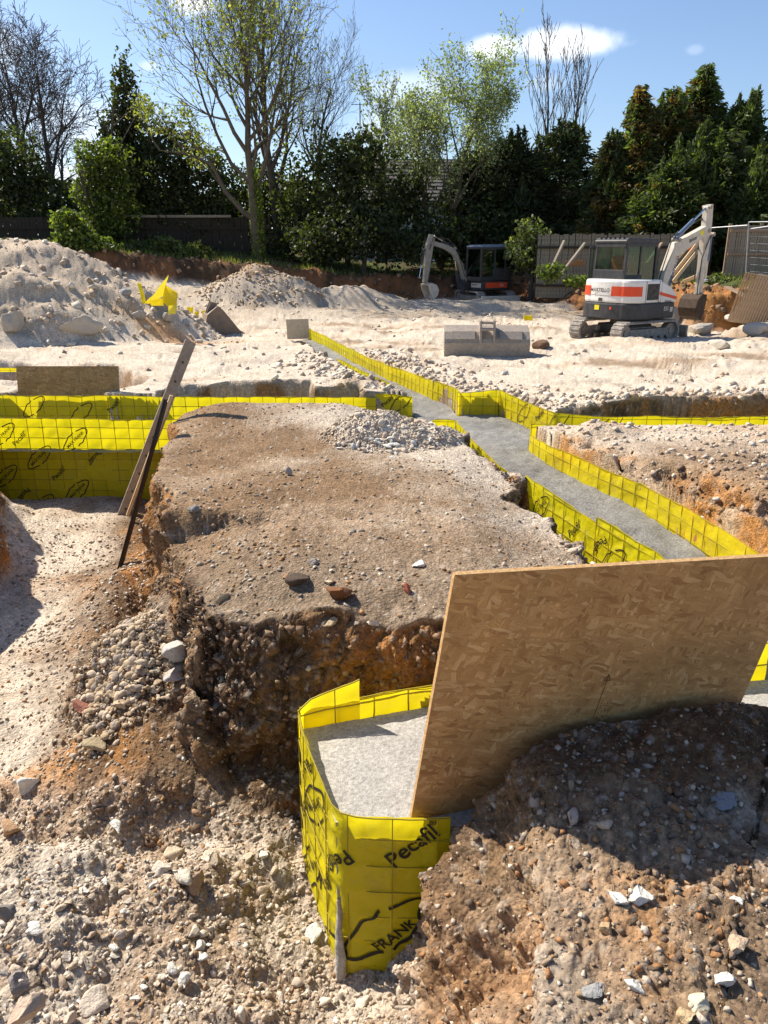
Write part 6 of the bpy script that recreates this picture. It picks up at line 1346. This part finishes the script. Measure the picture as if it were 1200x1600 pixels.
# grey-green willow-like tree
b = base_at(688, 36); h = Ht(65, 36, b.z)
sg, tp = grow(h * .74, .15, 41, lean=(.32, 0), n0=12, first=.25, spread=.85, kids=(6, 6, 3), lens=(.58, .5, .52), up=.45)
s2, t2 = grow(h * .66, .11, 43, lean=(-.24, 0), n0=10, first=.3, spread=.7, kids=(6, 6, 3), lens=(.5, .5, .5), up=.35)
tree_obj('silver_leaved_tree', b, 'airy tree with small grey-green leaves and forked trunk, right of centre', 'tree', sg + s2, np.concatenate([tipleaves(tp, 11000, 6, .16), tipleaves(t2, 6000, 7, .16)]), .075, LG, 6)
b = base_at(590, 40); h = Ht(140, 40, b.z); sg, tp = grow(h * .8, .09, 45, n0=10, spread=.5, kids=(6, 5, 3), up=.6)
tree_obj('slender_tree', b, 'slender thin-leaved tree beside the aerial in the middle', 'tree', sg, tipleaves(tp, 2200, 8, .1), .09, LG, 8)
for k, (px, top, sd_, lb) in enumerate(((846, 45, 51, 'thin bare tree with pale branches behind the dark conifers'), (880, 82, 53, 'shorter thin bare tree right of the pale-branched one'))):
    b = base_at(px, 41); h = Ht(top, 41, b.z); sg, tp = grow(h * .86, .11, sd_, n0=9, first=.35, spread=.38, kids=(5, 4), levels=3, lens=(.42, .45, .5), up=.8, wob=.08, rmin=.012); tree_obj('bare_tree', b, lb, 'tree', sg, None, bark='bark')
# dense evergreen masses: many lobes of small leaves with gaps
def bushy(name, lobes, n, size, cols, label, cat, seed, Y_, stem=True, elong=1.5, droop=0, dens=1):
    """lobes: (px,py,rx_px,ry_px,depth m) given by where they stand in the picture at distance Y_"""
    rd = np.random.default_rng(seed); x0 = np.mean([l[0] for l in lobes]); b = base_at(x0, Y_); sc = Y_ * 1.02 / 1202; Pts = []
    ar = np.array([l[2] * l[3] for l in lobes], float); ar /= ar.sum()
    for (px, py, rx, ry), a in zip(lobes, ar):
        c = AT(px, py, Y_); m = int(n * a); d = rd.normal(size=(m * 2, 3)); d /= np.linalg.norm(d, axis=1, keepdims=True); rr2 = rd.random(m * 2) ** .33
        q = d * rr2[:, None]; nz = fbm3(q[:, 0] * 1.5 + px, q[:, 1] * 1.5, q[:, 2] * 1.5 + py, 1.6, 3, seed); q = q * (1 + .5 * nz)[:, None]
        keep = (fbm3(q[:, 0] + px, q[:, 1], q[:, 2] + py, 3.4, 2, seed + 5) + .22 * rr2 > -.12); q = q[keep][:m]
        Pts.append(np.array([c.x, c.y, c.z]) + q * np.array([rx * sc, min(rx, 60) * sc * .9, ry * sc]))
    P = np.concatenate(Pts); P[:, 2] = np.maximum(P[:, 2], b.z + .02); P = P - np.array([b.x, b.y, b.z]); Cv = 1 + .35 * fbm3(P[:, 0], P[:, 1], P[:, 2], .9, 2, seed + 9)
    top = max(0.5, P[:, 2].max() * .7)
    sg, tp = grow(top, .10 + .01 * top, seed, n0=8, spread=.6, kids=(4, 3), levels=2)
    return tree_obj(name, b, label, cat, sg, P, size, cols, seed, 'bark_dark', droop=droop, elong=elong, C=np.stack([Cv] * 3, 1))
bushy('ivy_clad_tree', [(196, 160, 20, 60), (186, 220, 30, 50), (215, 240, 22, 60), (205, 300, 40, 70)], 9000, .13, DG, 'dark ivy-clad spire-shaped tree left of the budding trees', 'tree', 61, 38)
bushy('hawthorn', [(160, 250, 38, 32), (148, 290, 30, 40), (180, 320, 34, 44), (160, 360, 40, 30)], 9000, .11, BG, 'bright green leafy hawthorn below the dark spire', 'tree', 62, 35)
bushy('shrub', [(105, 345, 24, 18), (118, 375, 30, 22), (150, 385, 34, 20), (95, 385, 16, 18)], 4500, .11, BG, 'low bright green shrub above the big spoil heap', 'shrub', 63, 32)
bushy('evergreen_bush', [(20, 250, 45, 40), (30, 300, 55, 60), (-30, 280, 50, 80), (70, 330, 50, 50), (110, 340, 30, 50)], 9500, .14, DG, 'dark evergreen bush filling the left edge under the bare trees', 'bush', 64, 38)
bushy('holly_tree', [(265, 240, 42, 52), (250, 300, 50, 60), (310, 290, 46, 60), (350, 320, 40, 60), (285, 360, 80, 40)], 13000, .13, DG, 'broad dark holly between the hawthorn and the ivy-wrapped trunk', 'tree', 65, 37)
bushy('shrub', [(258, 390, 30, 18), (300, 395, 30, 14), (220, 395, 26, 16)], 2600, .11, MG, 'low dull green shrubs along the foot of the dark left fence', 'shrub', 66, 33.5)
bushy('laurel', [(470, 330, 40, 60), (530, 300, 55, 75), (595, 300, 60, 70), (570, 240, 34, 30), (520, 255, 30, 28), (640, 340, 44, 60), (480, 385, 60, 26)], 15000, .13, DG, 'wide dark laurel mass in the middle behind the small mound', 'bush', 67, 36)
bushy('evergreen_bush', [(560, 370, 70, 40), (640, 385, 50, 26), (500, 380, 40, 30)], 7000, .12, DG, 'dark low bush skirting the laurel in the middle', 'bush', 68, 34)
bushy('evergreen_bush', [(440, 320, 36, 70), (420, 375, 34, 30), (375, 360, 34, 44), (400, 300, 30, 50)], 6500, .12, DG, 'narrow dark bush around the base of the two tall budding trees', 'bush', 69, 38)
bushy('variegated_shrub', [(828, 372, 26, 24), (822, 396, 32, 24), (850, 385, 18, 26)], 3400, .10, [(.12, .15, .05), (.3, .32, .14), (.06, .08, .03)], 'shrub with pale flecked leaves right of the smaller digger', 'shrub', 70, 31)
bushy('evergreen_bush', [(700, 375, 50, 30), (760, 365, 50, 34)], 4800, .12, DG, 'dark bush directly behind the smaller digger', 'bush', 71, 34.5)
bushy('shrub', [(1090, 445, 18, 10), (1125, 440, 22, 10), (900, 440, 20, 8), (860, 425, 20, 14)], 1900, .09, BG, 'low green weeds on the bank edge below the fences', 'weeds', 72, 26.5)
# layered conifers: drooping sprays on whorled branches
def conifer(px, Y_, top, half_px, seed, cols, label, n=210, low=0, name='cypress', brown=None, sprays=30, shape=.72, size=.08):
    b = base_at(px, Y_); h = Ht(top, Y_, b.z); rd = np.random.default_rng(seed); sg = [[0, 0, 0, 0, 0, h * .5, .22, .12], [0, 0, h * .5, 0, 0, h * .98, .12, .02]]; P = []; Cc = []; Dd = []
    wmax = half_px * Y_ / 1202
    for i in range(n):
        f = rd.random() ** .9; z = h * (low + (1 - low) * f); rr3 = wmax * (1 - f) ** shape * rd.uniform(.7, 1.12) + .15; az = rd.random() * 6.283; d = np.array([math.cos(az), math.sin(az), 0])
        p0 = np.array([0, 0, z]); p1 = p0 + d * rr3 * .6 + np.array([0, 0, .10 * rr3]); p2 = p0 + d * rr3 + np.array([0, 0, .12 * rr3 + .12])
        sg += [[*p0, *p1, .03, .02], [*p1, *p2, .02, .008]]
        m = int(2.0 * sprays * (.5 + rr3 / wmax)); t = rd.random(m) ** .6; q = np.where(t[:, None] < .6, p0 + (p1 - p0) * (t / .6)[:, None], p1 + (p2 - p1) * ((t - .6) / .4)[:, None])
        side = np.cross(d, [0, 0, 1]); wdt = .42 * (1.1 - t) * min(1.6, rr3 * .6) + .06; q = q + side * (rd.normal(size=m) * wdt)[:, None]; q[:, 2] -= np.abs(rd.normal(size=m)) * .16 + .2 * np.abs(rd.normal(size=m)) * (1 - t); q += rd.normal(size=(m, 3)) * .04
        sgn = np.sign((q - p0) @ side)[:, None] * side * .5; Dd.append(np.broadcast_to(d, (m, 3)) + sgn); P.append(q); cc = np.ones((m, 3)) * rd.uniform(.7, 1.3)
        if brown and rd.random() < brown(z / h, d[0], rr3 / wmax): cc = cc * np.array([2.3, 1.15, 1.1])
        Cc.append(cc)
    # side leaders: small upright spires that break the outline
    for i in range(16):
        f = rd.uniform(.35, .92); az = rd.random() * 6.283; rr4 = wmax * (1 - f) ** shape * rd.uniform(.55, .95); c = np.array([math.cos(az) * rr4, math.sin(az) * rr4, h * f]); hl = rd.uniform(.5, 1.3); m = 110
        t = rd.random(m); q = c + np.stack([rd.normal(size=m) * .20 * (1 - t), rd.normal(size=m) * .20 * (1 - t), t * hl], 1); dq = q - c; dq[:, 2] = .8; P.append(q); Dd.append(dq / np.linalg.norm(dq, axis=1, keepdims=True)); Cc.append(np.ones((m, 3)) * rd.uniform(.8, 1.2))
    P = np.concatenate(P); Cc = np.concatenate(Cc); Dd = np.concatenate(Dd); ok = P[:, 2] > .02
    return tree_obj(name, b, label, 'tree', sg, P[ok], size, cols, seed, 'bark_dark', C=Cc[ok], elong=3.4, droop=.25, dirs=Dd[ok])
CG = [(.065, .09, .03), (.09, .12, .036), (.048, .068, .024)]; CK = [(.042, .058, .025), (.058, .076, .028), (.03, .044, .02)]
conifer(1068, 33, 104, 122, 81, CG, 'tallest dark cypress, pointed top above the others at the right', n=320, sprays=42, shape=.95, brown=lambda f, x, r: .25 * (f > .5) * (x < 0))
conifer(978, 32.5, 138, 88, 82, CG, 'cypress with browned foliage, left shoulder of the big cypress group', n=240, sprays=38, shape=.95, brown=lambda f, x, r: .62)
conifer(1024, 32.6, 142, 105, 91, CG, 'dark cypress filling the notch between the browned one and the tallest', n=190, sprays=36, brown=lambda f, x, r: .3)
conifer(1105, 31, 205, 95, 92, CG, 'low spreading cypress in front of the right end of the group', n=170, sprays=36, shape=.55)
conifer(1135, 32, 158, 84, 83, CG, 'green cypress standing right of the tallest one', n=220, sprays=36)
conifer(1040, 30.8, 250, 95, 84, CG, 'broad green front cypress spreading over the shaded fence', n=240, sprays=38, brown=lambda f, x, r: .12, shape=.6)
conifer(940, 32.5, 215, 58, 85, CK, 'dark narrow cypress left of the browned one', n=150, sprays=32, brown=lambda f, x, r: .2)
conifer(1200, 31, 150, 60, 86, CG, 'cypress cut by the right edge of the picture', n=150, sprays=32)
conifer(1175, 29.5, 250, 50, 90, CG, 'low cypress filling the right edge behind the paling fence', n=130, sprays=32, shape=.5)
conifer(790, 36.5, 215, 95, 87, CK, 'dark layered conifer behind the smaller digger', n=230, sprays=32, shape=.55, name='conifer')
conifer(868, 35.5, 190, 88, 88, CK, 'dark layered conifer between the smaller digger and the cypresses', n=200, sprays=32, shape=.55, name='conifer')
conifer(735, 37, 235, 70, 89, CK, 'dark conifer beneath the airy grey-green tree', n=150, sprays=30, shape=.5, name='conifer')
# grass along the top of the rear bank
r5 = np.random.default_rng(5); m = ((bkd < -.55) & (bkd > -4.5) & infov & (gy < 40)); wgt2 = fa * m * np.clip(fbm2(gx, gy, .6, 3, 888) + .35, 0, 1); i = r5.choice(len(fa), 9000, p=wgt2 / wgt2.sum())
P = fc_[i] + r5.normal(size=(9000, 3)) * np.array([.08, .08, 0]); hh = r5.uniform(.06, .26, 9000); dx = r5.normal(size=(9000, 3)) * .05; dx[:, 2] = 0; az = r5.random(9000) * 3.14; wv = np.stack([np.cos(az), np.sin(az), 0 * az], 1) * .016
V = np.stack([P - wv, P + wv, P + dx + np.stack([0 * hh, 0 * hh, hh], 1)], 1).reshape(-1, 3); F = np.arange(27000).reshape(9000, 3); cc = np.array([(.10, .15, .03), (.16, .19, .05), (.22, .2, .09)])[r5.integers(0, 3, 9000)]
o = mk('grass', V, F, M['leaf'], col=np.repeat(cc, 3, 0)); tag(o, 'rough grass along the top of the rear bank', kind='stuff')
# background tree belt beyond, reads as one mass
r6 = np.random.default_rng(6); n6 = 14000; xs = r6.uniform(-45, 45, n6); hh = (3.4 + 1.6 * vn2(xs * .18, xs * 0, 3)) ; zs = r6.random(n6) * hh; P = np.stack([xs, 54 + r6.normal(size=n6) * 1.5, 1.2 + zs], 1)
V, F, C_ = leaves(P, .42, DG, 7); o = mk('distant_hedge', V, F, M['leaf'], col=C_); tag(o, 'dark hedge mass filling the gaps far behind the trees', kind='stuff')
